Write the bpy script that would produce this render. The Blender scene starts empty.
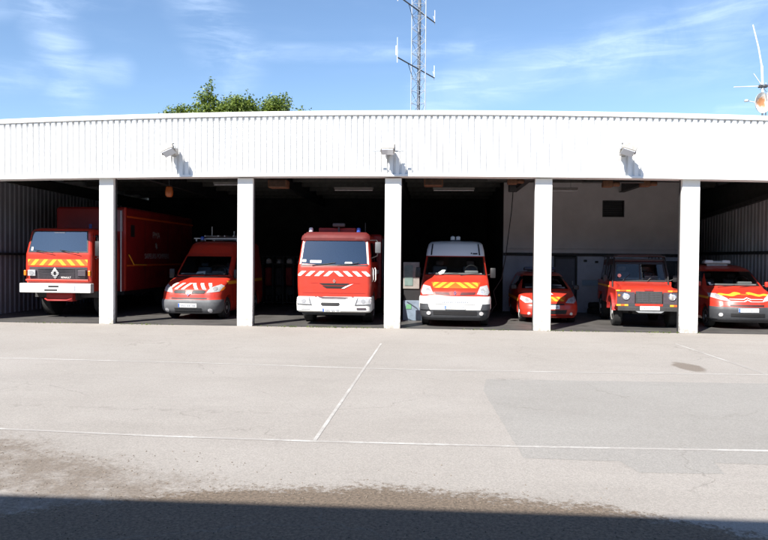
import bpy, bmesh, math, random
from mathutils import Vector, Matrix
from mathutils.bvhtree import BVHTree
random.seed(7)
sc = bpy.context.scene
COL = sc.collection
R = math.radians
PI = math.pi

# ------------------------------------------------------------------ camera
CAM = Vector((0, -18.54, 1.95))
yaw, pit, rol = .06744, -.01903, .00902
F = Vector((-math.sin(yaw)*math.cos(pit), math.cos(yaw)*math.cos(pit), math.sin(pit)))
Rt = Vector((math.cos(yaw), math.sin(yaw), 0)); U = Rt.cross(F)
Rt, U = math.cos(rol)*Rt+math.sin(rol)*U, -math.sin(rol)*Rt+math.cos(rol)*U
cd = bpy.data.cameras.new('camera'); cam = bpy.data.objects.new('camera', cd); COL.objects.link(cam)
m = Matrix((Rt, U, -F)).transposed().to_4x4(); m.translation = CAM; cam.matrix_world = m
cd.sensor_width = 36; cd.lens = 36*680/768; cd.clip_end = 3000; cd.clip_start = .05
sc.camera = cam

# ------------------------------------------------------------------ materials
def nt(name):
    mt = bpy.data.materials.new(name); mt.use_nodes = True
    return mt, mt.node_tree, mt.node_tree.nodes['Principled BSDF']
def N(t, typ, **kw):
    n = t.nodes.new(typ)
    for k, v in kw.items():
        if k.startswith('i_'):
            n.inputs[k[2:].replace('_', ' ')].default_value = v
        else: setattr(n, k, v)
    return n
def mat(name, col, rough=.5, metal=0., var=.0, vscale=6., bump=0., bscale=60., coat=0., col2=None, ior=None, stretch=None, dust=0.):
    """principled paint with a noise variation, optional bump"""
    mt, t, p = nt(name)
    L = t.links
    p.inputs['Roughness'].default_value = rough; p.inputs['Metallic'].default_value = metal
    p.inputs['Coat Weight'].default_value = coat
    if ior: p.inputs['IOR'].default_value = ior
    c1 = (*col, 1); c2 = (*(col2 or [min(1, c*(1-var)) for c in col]), 1)
    tc = N(t, 'ShaderNodeTexCoord')
    mp = N(t, 'ShaderNodeMapping')
    if stretch: mp.inputs['Scale'].default_value = stretch
    L.new(tc.outputs['Object'], mp.inputs['Vector'])
    if var or col2:
        n = N(t, 'ShaderNodeTexNoise', i_Scale=vscale, i_Detail=6., i_Roughness=.6); L.new(mp.outputs[0], n.inputs['Vector'])
        r = N(t, 'ShaderNodeMapRange'); r.inputs[1].default_value = .35; r.inputs[2].default_value = .68
        L.new(n.outputs['Fac'], r.inputs[0])
        mx = N(t, 'ShaderNodeMix', data_type='RGBA'); mx.inputs[6].default_value = c1; mx.inputs[7].default_value = c2
        L.new(r.outputs[0], mx.inputs[0]); L.new(mx.outputs[2], p.inputs['Base Color'])
        r2 = N(t, 'ShaderNodeMapRange'); r2.inputs[3].default_value = max(0, rough-.06); r2.inputs[4].default_value = min(1, rough+.12)
        L.new(n.outputs['Fac'], r2.inputs[0]); L.new(r2.outputs[0], p.inputs['Roughness'])
    else: p.inputs['Base Color'].default_value = c1
    if bump:
        b = N(t, 'ShaderNodeBump', i_Strength=bump, i_Distance=.01); n2 = N(t, 'ShaderNodeTexNoise', i_Scale=bscale, i_Detail=4.)
        L.new(mp.outputs[0], n2.inputs['Vector']); L.new(n2.outputs['Fac'], b.inputs['Height']); L.new(b.outputs[0], p.inputs['Normal'])
    return mt
M = {}
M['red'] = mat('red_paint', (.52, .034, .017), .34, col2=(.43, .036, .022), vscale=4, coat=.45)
M['red_flat'] = mat('dull_red_paint', (.36, .02, .018), .5, var=.2, vscale=3)
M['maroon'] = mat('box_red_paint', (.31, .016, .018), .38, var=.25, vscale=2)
M['white'] = mat('white_paint', (.78, .78, .76), .4, var=.08, vscale=8, coat=.2)
M['plate'] = mat('plate_white', (.85, .85, .85), .4)
M['plateink'] = mat('plate_ink', (.30, .32, .36), .5)
M['plateblue'] = mat('plate_blue', (.03, .12, .5), .5)
M['yellow'] = mat('reflective_yellow', (.84, .40, .035), .45)
M['orange'] = mat('reflective_orange', (.72, .12, .02), .45)
M['retro'] = mat('reflective_white', (.8, .76, .74), .4)
M['black'] = mat('black_plastic', (.018, .018, .02), .5, var=.3, vscale=10)
M['grey'] = mat('grey_plastic', (.11, .115, .125), .55, var=.2, vscale=8)
M['dkgrey'] = mat('dark_grey_plastic', (.05, .053, .06), .5, var=.2, vscale=8)
M['grille'] = mat('grille_grey', (.075, .06, .075), .5, var=.3, vscale=20)
M['tyre'] = mat('tyre_rubber', (.02, .02, .021), .85, var=.3, vscale=12)
M['rim'] = mat('rim_silver', (.5, .5, .5), .35, metal=.6)
M['rimwhite'] = mat('rim_white', (.72, .72, .7), .4)
M['chrome'] = mat('chrome', (.75, .75, .76), .12, metal=1.)
M['glass'] = mat('dark_glass', (.012, .014, .018), .04, ior=1.5)
M['glassb'] = mat('tinted_windscreen_glass', (.014, .026, .055), .05, ior=2.5)
M['lamp'] = mat('headlamp_glass', (.62, .63, .66), .12, metal=.25, coat=1., var=.35, vscale=25)
M['lampin'] = mat('headlamp_reflector', (.85, .86, .9), .15, metal=.7)
M['amber'] = mat('amber_lens', (.8, .22, .02), .25, coat=.6)
M['beacon'] = mat('blue_lens', (.03, .08, .42), .15, coat=.8)
M['clearlens'] = mat('clear_lens', (.6, .64, .7), .2, coat=.6)
M['steel'] = mat('galvanised_steel', (.42, .44, .46), .45, metal=.5, var=.2, vscale=10)
M['dksteel'] = mat('dark_steel', (.05, .05, .052), .55, var=.4, vscale=6)
M['rust'] = mat('rusted_steel', (.16, .07, .035), .8, var=.5, vscale=9)
M['paper'] = mat('paper', (.8, .8, .78), .7)
M['seat'] = mat('seat_fabric', (.05, .05, .06), .8, var=.3)
M['skinred'] = mat('fabric_red', (.3, .03, .03), .8, var=.3)

# ------------------------------------------------------------------ object helpers
def link(name, me, mt=None, parent=None, loc=None):
    o = bpy.data.objects.new(name, me); COL.objects.link(o)
    if parent is not None: o.parent = parent
    if loc: o.location = loc
    if mt is not None and me is not None: me.materials.append(mt)
    return o
def obj(name, bm, mt, parent=None, smooth=None):
    me = bpy.data.meshes.new(name)
    bmesh.ops.recalc_face_normals(bm, faces=bm.faces[:])
    bm.to_mesh(me); bm.free()
    if smooth is not None:
        for p in me.polygons: p.use_smooth = True
        me.set_sharp_from_angle(angle=R(smooth))
    return link(name, me, mt, parent)
def thing(name, label, cat, loc=(0, 0, 0), rz=0, group=None):
    o = bpy.data.objects.new(name, None); COL.objects.link(o)
    o.location = loc; o.rotation_euler = (0, 0, rz); o.empty_display_size = .2
    o['label'] = label; o['category'] = cat
    if group: o['group'] = group
    return o
def tag(o, label=None, cat=None, group=None, kind=None):
    if label: o['label'] = label
    if cat: o['category'] = cat
    if group: o['group'] = group
    if kind: o['kind'] = kind
    return o
def struct(o): o['kind'] = 'structure'; return o
def B(): return bmesh.new()
def bx(bm, x0, x1, y0, y1, z0, z1, bev=0., mtx=None):
    r = bmesh.ops.create_cube(bm, size=1.)
    vs = r['verts']
    for v in vs:
        v.co = Vector(((x0+x1)/2+v.co.x*(x1-x0), (y0+y1)/2+v.co.y*(y1-y0), (z0+z1)/2+v.co.z*(z1-z0)))
        if mtx: v.co = mtx @ v.co
    if bev:
        es = list({e for v in vs for e in v.link_edges})
        bmesh.ops.bevel(bm, geom=es, offset=bev, segments=2, affect='EDGES', profile=.5)
    return bm
def tube(bm, pts, r, seg=8, r2=None):
    pts = [Vector(p) for p in pts]; rings = []
    n = len(pts)
    up = None
    for i, p in enumerate(pts):
        d = (pts[min(i+1, n-1)]-pts[max(i-1, 0)]).normalized()
        if up is None: up = Vector((0, 0, 1)) if abs(d.z) < .9 else Vector((1, 0, 0))
        a = d.cross(up).normalized(); b = a.cross(d).normalized(); up = b
        rr = r if r2 is None else r+(r2-r)*i/(n-1)
        rings.append([bm.verts.new(p+rr*(math.cos(2*PI*k/seg)*a+math.sin(2*PI*k/seg)*b)) for k in range(seg)])
    for A, C in zip(rings, rings[1:]):
        for k in range(seg): bm.faces.new((A[k], A[(k+1) % seg], C[(k+1) % seg], C[k]))
    bm.faces.new(rings[0][::-1]); bm.faces.new(rings[-1])
    return bm
def lathe(bm, prof, axis='X', seg=28, c=(0, 0, 0)):
    """prof: list (radius, offset along the axis)"""
    rings = []
    for r, o in prof:
        ring = []
        for k in range(seg):
            a = 2*PI*k/seg; u, v = r*math.cos(a), r*math.sin(a)
            co = {'X': (o, u, v), 'Y': (u, o, v), 'Z': (u, v, o)}[axis]
            ring.append(bm.verts.new(Vector(co)+Vector(c)))
        rings.append(ring)
    for A, C in zip(rings, rings[1:]):
        for k in range(seg): bm.faces.new((A[k], A[(k+1) % seg], C[(k+1) % seg], C[k]))
    bm.faces.new(rings[0][::-1]); bm.faces.new(rings[-1])
    return bm
def prism(bm, poly, y0, y1, axis='Y'):
    """poly (x,z) extruded in y, or (y,z) extruded along x"""
    f = (lambda a, b, t: (a, t, b)) if axis == 'Y' else ((lambda a, b, t: (t, a, b)) if axis == 'X' else (lambda a, b, t: (a, b, t)))
    A = [bm.verts.new(f(a, b, y0)) for a, b in poly]; C = [bm.verts.new(f(a, b, y1)) for a, b in poly]
    n = len(poly)
    for k in range(n): bm.faces.new((A[k], A[(k+1) % n], C[(k+1) % n], C[k]))
    bm.faces.new(A[::-1]); bm.faces.new(C)
    return bm
def textmesh(name, s, size, mt, parent, loc, rot, squash=1.):
    cu = bpy.data.curves.new(name, 'FONT'); cu.body = s; cu.size = size; cu.extrude = .002; cu.align_x = 'CENTER'
    tmp = bpy.data.objects.new(name, cu); COL.objects.link(tmp)
    dg = bpy.context.evaluated_depsgraph_get()
    me = bpy.data.meshes.new_from_object(tmp.evaluated_get(dg))
    bpy.data.objects.remove(tmp)
    o = link(name, me, mt, parent); o.location = loc; o.rotation_euler = rot; o.scale = (squash, 1, 1)
    return o

# ------------------------------------------------------------------ vehicle body tools
SPLIT = {'windscreen_pillar', 'bumper_end_cap', 'windscreen', 'paper', 'door_gap', 'grille', 'panel_crease', 'roof_marking'}
class Body:
    """A closed body stacked from plan outlines; each slice = (z, y front, y rear, half width, front corner radius, bow)."""
    def __init__(s, sl, rr=.15): s.sl = sl; s.rr = rr
    def P(s, z):
        sl = s.sl
        if z <= sl[0][0]: return sl[0][1:]
        for a, b in zip(sl, sl[1:]):
            if z <= b[0]:
                t = (z-a[0])/(b[0]-a[0]); return tuple(x+(y-x)*t for x, y in zip(a[1:], b[1:]))
        return sl[-1][1:]
    def outline(s, z, infl=0., nf=14, nc=8):
        yf, yr, w, r, bow = s.P(z)
        yf -= infl; yr += infl; w += infl
        r = min(r+infl, w*.9); pts = []
        for k in range(nc):                       # rear left corner to front left
            a = PI/2*k/nc; pts.append((-w+s.rr*(1-math.sin(PI/2-a)) if 0 else -w+s.rr-s.rr*math.sin(a), yr-s.rr+s.rr*math.cos(a)))
        for k in range(9): pts.append((-w, yr-s.rr+(yf+bow+r-yr+s.rr)*k/9))
        for k in range(nc):
            a = PI/2*k/nc; pts.append((-w+r-r*math.cos(a), yf+bow+r-r*math.sin(a)))
        for k in range(nf+1):
            x = (-w+r)+(2*w-2*r)*k/nf; pts.append((x, yf+bow*(x/(w-r+1e-6))**2))
        half = pts
        n = nf//2
        L_ = half[:-(n+1)] if nf % 2 == 0 else half
        c = half[-(n+1)]
        return L_+[c]+[(-x, y) for x, y in reversed(L_)]
    def zs(s, dz=.045):
        out = [s.sl[0][0]]
        for a, b in zip(s.sl, s.sl[1:]):
            n = max(1, math.ceil((b[0]-a[0])/dz)); out += [a[0]+(b[0]-a[0])*(k+1)/n for k in range(n)]
        return out
    def mesh(s, name, mt, parent, arches=(), dz=.06, cav=None):
        bm = B(); rings = []
        for z in s.zs(dz):
            rings.append([bm.verts.new((x, y, z)) for x, y in s.outline(z)])
        n = len(rings[0])
        for A, C in zip(rings, rings[1:]):
            for k in range(n): bm.faces.new((A[k], A[(k+1) % n], C[(k+1) % n], C[k]))
        bm.faces.new(rings[0][::-1]); bm.faces.new(rings[-1])
        bmesh.ops.recalc_face_normals(bm, faces=bm.faces[:])
        s.bvh = BVHTree.FromBMesh(bm)
        o = obj(name, bm, mt, parent, 32)
        if arches or cav:
            cut = B()
            if cav:
                cx_ = sum(p[0] for p in cav[0])/len(cav[0]); prism(cut, cav[0], -1., cav[1]); bmesh.ops.recalc_face_normals(cut, faces=cut.faces[:])
            for (y, z, r, xi, xo) in arches:
                for sg in (-1, 1): lathe(cut, [(r, sg*xi), (r, sg*xo)], 'X', 32, (0, y, z))
            co = obj('cutter', cut, M['black'])
            md = o.modifiers.new('b', 'BOOLEAN'); md.object = co; md.operation = 'DIFFERENCE'; md.solver = 'EXACT'
            par = o.parent; o.parent = None
            dg = bpy.context.evaluated_depsgraph_get(); dg.update()
            me = bpy.data.meshes.new_from_object(o.evaluated_get(dg)); o.modifiers.clear()
            o.data = me; o.parent = par; me.materials.clear(); me.materials.append(mt)
            for p in me.polygons: p.use_smooth = True; p.material_index = 0
            me.set_sharp_from_angle(angle=R(32))
            bpy.data.objects.remove(co)
        return o
    def shell(s, name, mt, parent, z0, z1, ymax, infl=.02, deep=.05, dz=.05, arch=None):
        """wrap-round strip of the body front (bumper, cladding), proud by infl"""
        bm = B(); n = max(1, math.ceil((z1-z0)/dz)); rows = []
        seq = [(z0, infl-deep)]+[(z0+(z1-z0)*k/n, infl-(.012 if k in (0, n) else 0)) for k in range(n+1)]+[(z1, infl-deep)]
        for z, f in seq:
            o = s.outline(z, f); yf, yr, w, r, bow = s.P(z)
            # keep the part ahead of ymax, clipped
            pts = []
            m_ = len(o)
            for i in range(m_):
                a = o[i]
                pts.append((a[0], min(a[1], ymax)))
            rows.append([bm.verts.new((x, y, z)) for x, y in pts])
        m_ = len(rows[0])
        for A, C in zip(rows, rows[1:]):
            for k in range(m_): bm.faces.new((A[k], A[(k+1) % m_], C[(k+1) % m_], C[k]))
        bmesh.ops.remove_doubles(bm, verts=bm.verts[:], dist=.0008)
        if arch:
            cut = None
        return obj(name, bm, mt, parent, 35)
    def decal(s, name, polys, mt, parent, off=.004, axis='Y', side=1, g=.05, into=None, smooth=True):
        """polygons drawn on the front (x,z), a side (y,z) or the top (x,y), laid onto the body surface"""
        if name in SPLIT and isinstance(polys[0][0], (tuple, list)) and len(polys) > 1:
            out = [s.decal(name, q, mt, parent, off, axis, side, g) for q in polys]
            return out[0]
        bm = into or B(); start = len(bm.verts)
        t = B()
        for poly in (polys if isinstance(polys[0][0], (tuple, list)) else [polys]):
            t.faces.new([t.verts.new((a, b, 0)) for a, b in poly])
        bmesh.ops.triangulate(t, faces=t.faces[:])
        for ax in (0, 1):
            cs = [v.co[ax] for v in t.verts]; lo, hi = min(cs), max(cs)
            n = int((hi-lo)/g)
            for k in range(1, n+1):
                c = lo+(hi-lo)*k/(n+1)
                p = Vector((c, 0, 0)) if ax == 0 else Vector((0, c, 0)); nn = Vector((1, 0, 0)) if ax == 0 else Vector((0, 1, 0))
                bmesh.ops.bisect_plane(t, geom=t.verts[:]+t.edges[:]+t.faces[:], plane_co=p, plane_no=nn)
        mp = {}
        for v in t.verts:
            a, b = v.co.x, v.co.y
            if axis == 'Y': o_, d_ = Vector((a, -6, b)), Vector((0, 1, 0))
            elif axis == 'X': o_, d_ = Vector((6*side, a, b)), Vector((-side, 0, 0))
            else: o_, d_ = Vector((a, b, 9)), Vector((0, 0, -1))
            h = s.bvh.ray_cast(o_, d_)
            if h[0] is None:
                q = s.bvh.find_nearest(o_+d_*6)
                co, no = q[0], q[1]
            else: co, no = h[0], h[1]
            if no.dot(d_) > 0: no = -no
            w = .5
            mp[v] = bm.verts.new(co+no*off - d_*off*.3)
        for f in t.faces:
            try: bm.faces.new([mp[v] for v in f.verts])
            except ValueError: pass
        t.free()
        if into: return None
        bmesh.ops.remove_doubles(bm, verts=bm.verts[:], dist=.0005)
        return obj(name, bm, mt, parent, 40 if smooth else None)

def cabin(body, t, poly, yd, seats, wheel_x, seat_h=.42, col=None):
    """lining, seats and steering wheel seen through the windscreen"""
    cx = 0; z0 = min(p[1] for p in poly); z1 = max(p[1] for p in poly); cz = (z0+z1)/2
    P_ = [(x*(1-.012/max(abs(x), .1)), z+(.008 if z < cz else -.008)) for x, z in poly]
    b = B(); fr = []; bk = []
    for x, z in P_:
        h = body.bvh.ray_cast(Vector((x, -6, z)), Vector((0, 1, 0)))
        y = (h[0].y if h[0] is not None else .3)+.03
        fr.append(b.verts.new((x, y, z))); bk.append(b.verts.new((x, yd-.01, z)))
    n = len(P_)
    for k in range(n): b.faces.new((fr[k], fr[(k+1) % n], bk[(k+1) % n], bk[k]))
    b.faces.new(bk)
    lin = obj('cabin_lining', b, M['lining'], t)
    h = body.bvh.ray_cast(Vector((0, -6, z0+.01)), Vector((0, 1, 0))); yf = h[0].y+.10
    wx = max(p[0] for p in poly)-.1
    b = B(); bx(b, -wx, wx, yf, yf+.34, z0+.01, z0+.06, .02); bx(b, wheel_x-.2, wheel_x+.2, yf+.10, yf+.36, z0+.05, z0+.13, .03); obj('dashboard', b, M['dash'], t, 40)
    b = B(); mx = Matrix.Translation((wheel_x, yf+.44, z0+.12)) @ Matrix.Rotation(R(-62), 4, 'X')
    pts = [mx @ Vector((.19*math.cos(2*PI*k/20), .19*math.sin(2*PI*k/20), 0)) for k in range(21)]
    tube(b, pts, .016, 6); tube(b, [mx @ Vector((-.18, 0, 0)), mx @ Vector((.18, 0, 0))], .018, 6); obj('steering_wheel', b, M['black'], t, 60)
    for x in seats:
        ys = yd-.32
        b = B(); bx(b, x-.23, x+.23, ys, ys+.14, z0+.012, z0+seat_h-.17, .05); s_ = obj('seat', b, col or M['seatc'], t, 50)
        b = B(); bx(b, x-.13, x+.13, ys+.01, ys+.11, z0+seat_h-.15, z0+seat_h, .04); tube(b, [(x-.06, ys+.06, z0+seat_h-.2), (x-.06, ys+.06, z0+seat_h-.1)], .008, 5); obj('headrest', b, col or M['seatc'], s_, 50)
def chevrons(x0, x1, z0, z1, wid, gap, slant, lean=1):
    """stripes leaning towards the middle, meeting at the centre in an arrow head"""
    cx = (x0+x1)/2; out = []
    x = cx
    per = wid+gap
    # centre arrow: two stripes that touch at the top
    k = 0
    while True:
        t1 = cx-k*per; t0 = t1-wid
        b1 = t1-slant*lean; b0 = t0-slant*lean
        if max(t0, b0) < x0-.001-wid: break
        P_ = [(b0, z0), (b1, z0), (t1, z1), (t0, z1)]
        # clip at x0
        Q = []
        for i in range(4):
            a, b = P_[i], P_[(i+1) % 4]
            if a[0] >= x0: Q.append(a)
            if (a[0]-x0)*(b[0]-x0) < 0:
                t = (x0-a[0])/(b[0]-a[0]); Q.append((x0, a[1]+(b[1]-a[1])*t))
        if len(Q) >= 3:
            out.append(Q); out.append([(2*cx-a, b) for a, b in reversed(Q)])
        k += 1
        if k > 40: break
    return out
def rect(x0, x1, z0, z1): return [(x0, z0), (x1, z0), (x1, z1), (x0, z1)]
def circ(x, z, r, n=18, sx=1.): return [(x+r*sx*math.cos(2*PI*k/n), z+r*math.sin(2*PI*k/n)) for k in range(n)]

def wheel(parent, x, y, r, w, rim=None, rr=.62, truck=False):
    sg = 1 if x > 0 else -1
    t = B(); xo, xi = x, x-sg*w
    lathe(t, [(r*rr, xo-sg*.01), (r*rr+.02, xo), (r*.93, xo), (r, xo-sg*.03), (r, xi+sg*.03), (r*.93, xi), (r*rr, xi)], 'X', 32, (0, y, r))
    o = obj('wheel', t, M['tyre'], parent, 30)
    b = B(); R_ = r*rr
    lathe(b, [(R_*.99, xo-sg*.012), (R_*.93, xo-sg*.005), (R_*.86, xo-sg*.05), (R_*.35, xo-sg*(.02 if not truck else .08)), (R_*.28, xo+sg*(.0 if not truck else .01)), (.01, xo+sg*.005)], 'X', 24, (0, y, r))
    ri = obj('rim', b, rim or M['rim'], o, 30)
    for k in range(5 if not truck else 8):
        h = B(); a = 2*PI*k/(5 if not truck else 8)+.3
        lathe(h, [(R_*.13, xo-sg*.045), (R_*.13, xo-sg*.006 if not truck else xo-sg*.03)], 'X', 10, (0, y+math.cos(a)*R_*.62, r+math.sin(a)*R_*.62)); obj('rim_opening', h, M['black'], ri)
    return o
def mirror(parent, x, y, z0, z1, wid, dep, arm, mt=None, lab=None):
    b = B(); bx(b, x-wid/2, x+wid/2, y-dep/2, y+dep/2, z0, z1, min(wid, dep)*.3)
    o = obj('side_mirror', b, mt or M['black'], parent, 40)
    for p in arm or ():
        a = B(); tube(a, p, .014, 6); obj('mirror_arm', a, M['black'], o)
    g = B(); bx(g, x-wid*.4, x+wid*.4, y+dep/2-.002, y+dep/2+.006, z0+.03, z1-.03)
    obj('mirror_glass', g, M['chrome'], o)
    return o
def wipers(parent, lst):
    for pts in lst:
        b = B(); tube(b, pts, .009, 5); obj('wiper', b, M['black'], parent)
def plate(body, parent, cx, cz, w=.52, h=.11, off=.016, bars=True):
    o = body.decal('licence_plate', rect(cx-w/2, cx+w/2, cz-h/2, cz+h/2), M['plate'], parent, off, g=.3)
    body.decal('plate_band', rect(cx-w/2+.004, cx-w/2+.04, cz-h/2+.004, cz+h/2-.004), M['plateblue'], o, off+.003, g=.3)
    body.decal('plate_characters', [rect(cx-w*.34+k*w*.088, cx-w*.34+k*w*.088+w*.052, cz-h*.26, cz+h*.26) for k in range(9) if k not in (3, 6)], M['plateink'], o, off+.004, g=.3)
    return o
def beacon(parent, x, y, z, lens=None):
    b = B(); lathe(b, [(.075, z-.01), (.075, z+.03), (.05, z+.03)], 'Z', 16, (x, y, 0)); o = obj('beacon', b, M['black'], parent, 40)
    c = B(); lathe(c, [(.062, z+.031), (.062, z+.12), (.045, z+.15), (.01, z+.155)], 'Z', 16, (x, y, 0)); obj('beacon_lens', c, lens or M['beacon'], o, 40)
def diamond(body, parent, cx, cz, w, h, t, mt, off=.02):
    out = [(cx, cz+h/2), (cx+w/2, cz), (cx, cz-h/2), (cx-w/2, cz)]
    k = 1-2*t/w
    inn = [(cx, cz+h/2*k), (cx+w/2*k, cz), (cx, cz-h/2*k), (cx-w/2*k, cz)]
    return body.decal('emblem', [[out[i], out[(i+1) % 4], inn[(i+1) % 4], inn[i]] for i in range(4)], mt, parent, off, g=.2)

M['lining'] = mat('cabin_lining', (.09, .09, .095), .8, var=.2)
M['dash'] = mat('dashboard_plastic', (.17, .17, .175), .6, var=.2)
M['seatc'] = mat('seat_cover', (.22, .23, .27), .85, var=.2)
def thinglass(name, tint, ior):
    mt = bpy.data.materials.new(name); mt.use_nodes = True; t = mt.node_tree; t.nodes.clear()
    o = t.nodes.new('ShaderNodeOutputMaterial'); m_ = t.nodes.new('ShaderNodeMixShader'); tr = t.nodes.new('ShaderNodeBsdfTransparent'); g = t.nodes.new('ShaderNodeBsdfGlossy'); f = t.nodes.new('ShaderNodeFresnel')
    tr.inputs[0].default_value = (*tint, 1); g.inputs['Roughness'].default_value = .03; f.inputs[0].default_value = ior
    t.links.new(f.outputs[0], m_.inputs[0]); t.links.new(tr.outputs[0], m_.inputs[1]); t.links.new(g.outputs[0], m_.inputs[2]); t.links.new(m_.outputs[0], o.inputs[0])
    return mt
M['ws'] = thinglass('windscreen_glass', (.80, .85, .85), 1.6)
M['wsb'] = thinglass('blue_tinted_windscreen_glass', (.70, .80, .88), 3.3)
# ================================================================== 1. COMMAND TRUCK (far left)
def command_truck():
    t = thing('fire_truck', 'square-cabbed red truck with long box body, yellow chevron band and diamond emblem, in leftmost bay', 'fire truck', (-11.2, 1.2, 0), 0, 'fire vehicles parked in the bays')
    cab = Body([(.82, .10, 1.9, 1.0, .1, .03), (1.12, .06, 1.92, 1.03, .1, .03), (1.55, .03, 1.95, 1.05, .12, .03), (1.95, .04, 1.95, 1.05, .13, .03), (2.0, .05, 1.95, 1.04, .13, .03),
                (2.62, .18, 1.95, .97, .14, .04), (2.70, .24, 1.93, .94, .16, .05), (2.745, .36, 1.85, .86, .2, .05)], .08)
    WS = [(-.90, 2.03), (.90, 2.03), (.83, 2.62), (-.83, 2.62)]
    cab.mesh('cab', M['red'], t, cav=(WS, 1.6)); cabin(cab, t, WS, 1.6, (-.45, .0, .45), .45, .40)
    w = cab.decal('windscreen', [(-.90, 2.03), (.90, 2.03), (.83, 2.62), (-.83, 2.62)], M['wsb'], t, .006)
    cab.decal('windscreen_seal', [[(-.93, 2.0), (.93, 2.0), (.90, 2.03), (-.90, 2.03)], [(-.86, 2.65), (-.83, 2.62), (.83, 2.62), (.86, 2.65)], [(-.93, 2.0), (-.90, 2.03), (-.83, 2.62), (-.86, 2.65)], [(.90, 2.03), (.93, 2.0), (.86, 2.65), (.83, 2.62)]], M['black'], w, .009)
    cab.decal('visor_label', rect(-.16, .18, 2.585, 2.612), M['retro'], w, .012)
    cab.decal('paper', rect(-.84, -.78, 2.05, 2.16), M['paper'], w, .012)
    hz = cab.decal('reflective_band', rect(-.93, .93, 1.60, 1.80), M['orange'], t, .004)
    cab.decal('reflective_stripe', chevrons(-.93, .93, 1.61, 1.79, .13, .15, .16), M['yellow'], hz, .008)
    gr = cab.decal('grille', rect(-.88, .92, 1.20, 1.56), M['grille'], t, .008)
    b = B()
    for k in range(7):
        z = 1.235+k*.045; bx(b, -.62, .55, -.005, .012, z, z+.012)
        bx(b, .57, .88, -.005, .012, z, z+.014)
    obj('grille_slat', b, M['dkgrey'], gr)
    e = diamond(cab, t, -.06, 1.375, .26, .35, .072, M['white'], .03)
    textmesh('maker_lettering', 'RENAULT', .075, M['retro'], t, (.30, -.02, 1.225), (R(90), 0, 0), .95)
    # red frame under the grille
    b = B(); bx(b, -.98, .98, .0, .06, 1.13, 1.19, .01); obj('lower_trim', b, M['red'], t)
    for sx, mt in ((-1, M['lampin']), (1, M['black'])):
        b = B(); bx(b, sx*.78-.12, sx*.78+.12, -.02, .03, 1.29, 1.47, .01)
        h = obj('headlight', b, M['lamp'] if sx < 0 else M['grille'], t)
        if sx < 0: b = B(); lathe(b, [(.07, -.028), (.06, -.022)], 'Y', 16, (sx*.78, 0, 1.38)); obj('headlight_bulb', b, M['lampin'], h)
        b = B(); bx(b, sx*1.0-.035, sx*1.0+.035, .0, .08, 1.30, 1.46, .015); obj('indicator', b, M['amber'], t)
    bm_ = B(); bx(bm_, -1.12, 1.09, -.08, .14, .79, 1.07, .02); bp = obj('bumper', bm_, M['white'], t)
    b = B(); bx(b, -.22, .10, -.085, -.07, .955, 1.005); obj('bumper_slot', b, M['black'], bp)
    b = B(); bx(b, -.34, .06, -.085, -.07, .845, .895); obj('bumper_slot', b, M['black'], bp)
    for sx in (-.86, .86):
        b = B(); bx(b, sx-.16, sx+.16, -.083, -.07, .88, .885); bx(b, sx-.16, sx+.16, -.083, -.07, .99, .995); bx(b, sx-.16, sx-.155, -.083, -.07, .88, .995); bx(b, sx+.155, sx+.16, -.083, -.07, .88, .995)
        bmesh.ops.remove_doubles(b, verts=b.verts[:], dist=.0001); obj('bumper_marking', b, M['plateink'], bp)
    b = B(); bx(b, .58, .63, -.083, -.07, .85, 1.0); obj('bumper_marking', b, M['plateink'], bp)
    b = B()                                       # winch and tow gear under the bumper
    bx(b, -.42, .42, .15, .45, .52, .78, .03); tube(b, [(-.42, .1, .6), (-.3, .02, .56), (.3, .02, .56), (.42, .1, .6)], .025)
    obj('winch', b, M['red_flat'], t, 40)
    b = B(); bx(b, -.45, .45, .3, 8.2, .55, .82); bx(b, -1.0, 1.0, .55, 1.5, .62, .84); obj('chassis', b, M['dksteel'], t)
    # doors and side windows
    for s in (-1, 1):
        cab.decal('side_window', [(.35, 2.05), (1.35, 2.05), (1.35, 2.55), (.42, 2.55)], M['glass'], t, .006, 'X', s)
        d = cab.decal('door_gap', [rect(.30, .315, 1.2, 2.6), rect(1.42, 1.435, 1.2, 2.6)], M['black'], t, .004, 'X', s)
        cab.decal('door_handle', rect(1.2, 1.36, 1.72, 1.76), M['black'], d, .02, 'X', s)
    mirror(t, 1.22, .12, 1.9, 2.35, .17, .06, [[(1.0, .25, 2.5), (1.2, .1, 2.5), (1.22, .12, 2.3)], [(1.02, .3, 1.8), (1.22, .12, 1.85), (1.22, .12, 2.0)]])
    wipers(t, [[(-.1, -.02, 1.98), (-.55, -.0, 2.05), (-.7, .01, 2.07)], [(.7, -.02, 1.98), (.25, .0, 2.05), (.1, .01, 2.07)]])
    # box body
    bo = Body([(.75, 2.05, 8.4, 1.17, .04, 0), (3.46, 2.05, 8.4, 1.17, .04, 0), (3.52, 2.10, 8.35, 1.12, .04, 0)], .04)
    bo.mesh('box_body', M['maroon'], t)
    b = B()
    for (y0, y1, z0, z1) in ((2.04, 8.42, 3.18, 3.24), (2.04, 8.42, 1.56, 1.62)): bx(b, 1.165, 1.19, y0, y1, z0, z1)
    obj('side_rail', b, M['orange'], t)
    b = B(); bx(b, 1.14, 1.20, 2.03, 2.10, .8, 3.5); obj('corner_post', b, M['red'], t)
    bo.decal('side_vent', rect(2.45, 2.75, 2.55, 2.95), M['black'], t, .01, 'X', 1, g=.5)
    b = B(); tube(b, [(1.21, 2.25, 1.95), (1.23, 2.6, 1.62), (1.23, 3.6, 1.60)], .02); obj('hand_rail', b, M['yellow'], t)
    gy = mat('faded_lettering', (.5, .46, .46), .6)
    textmesh('side_lettering', 'PMA', .34, gy, t, (1.176, 4.6, 2.55), (R(90), 0, R(90)))
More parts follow.
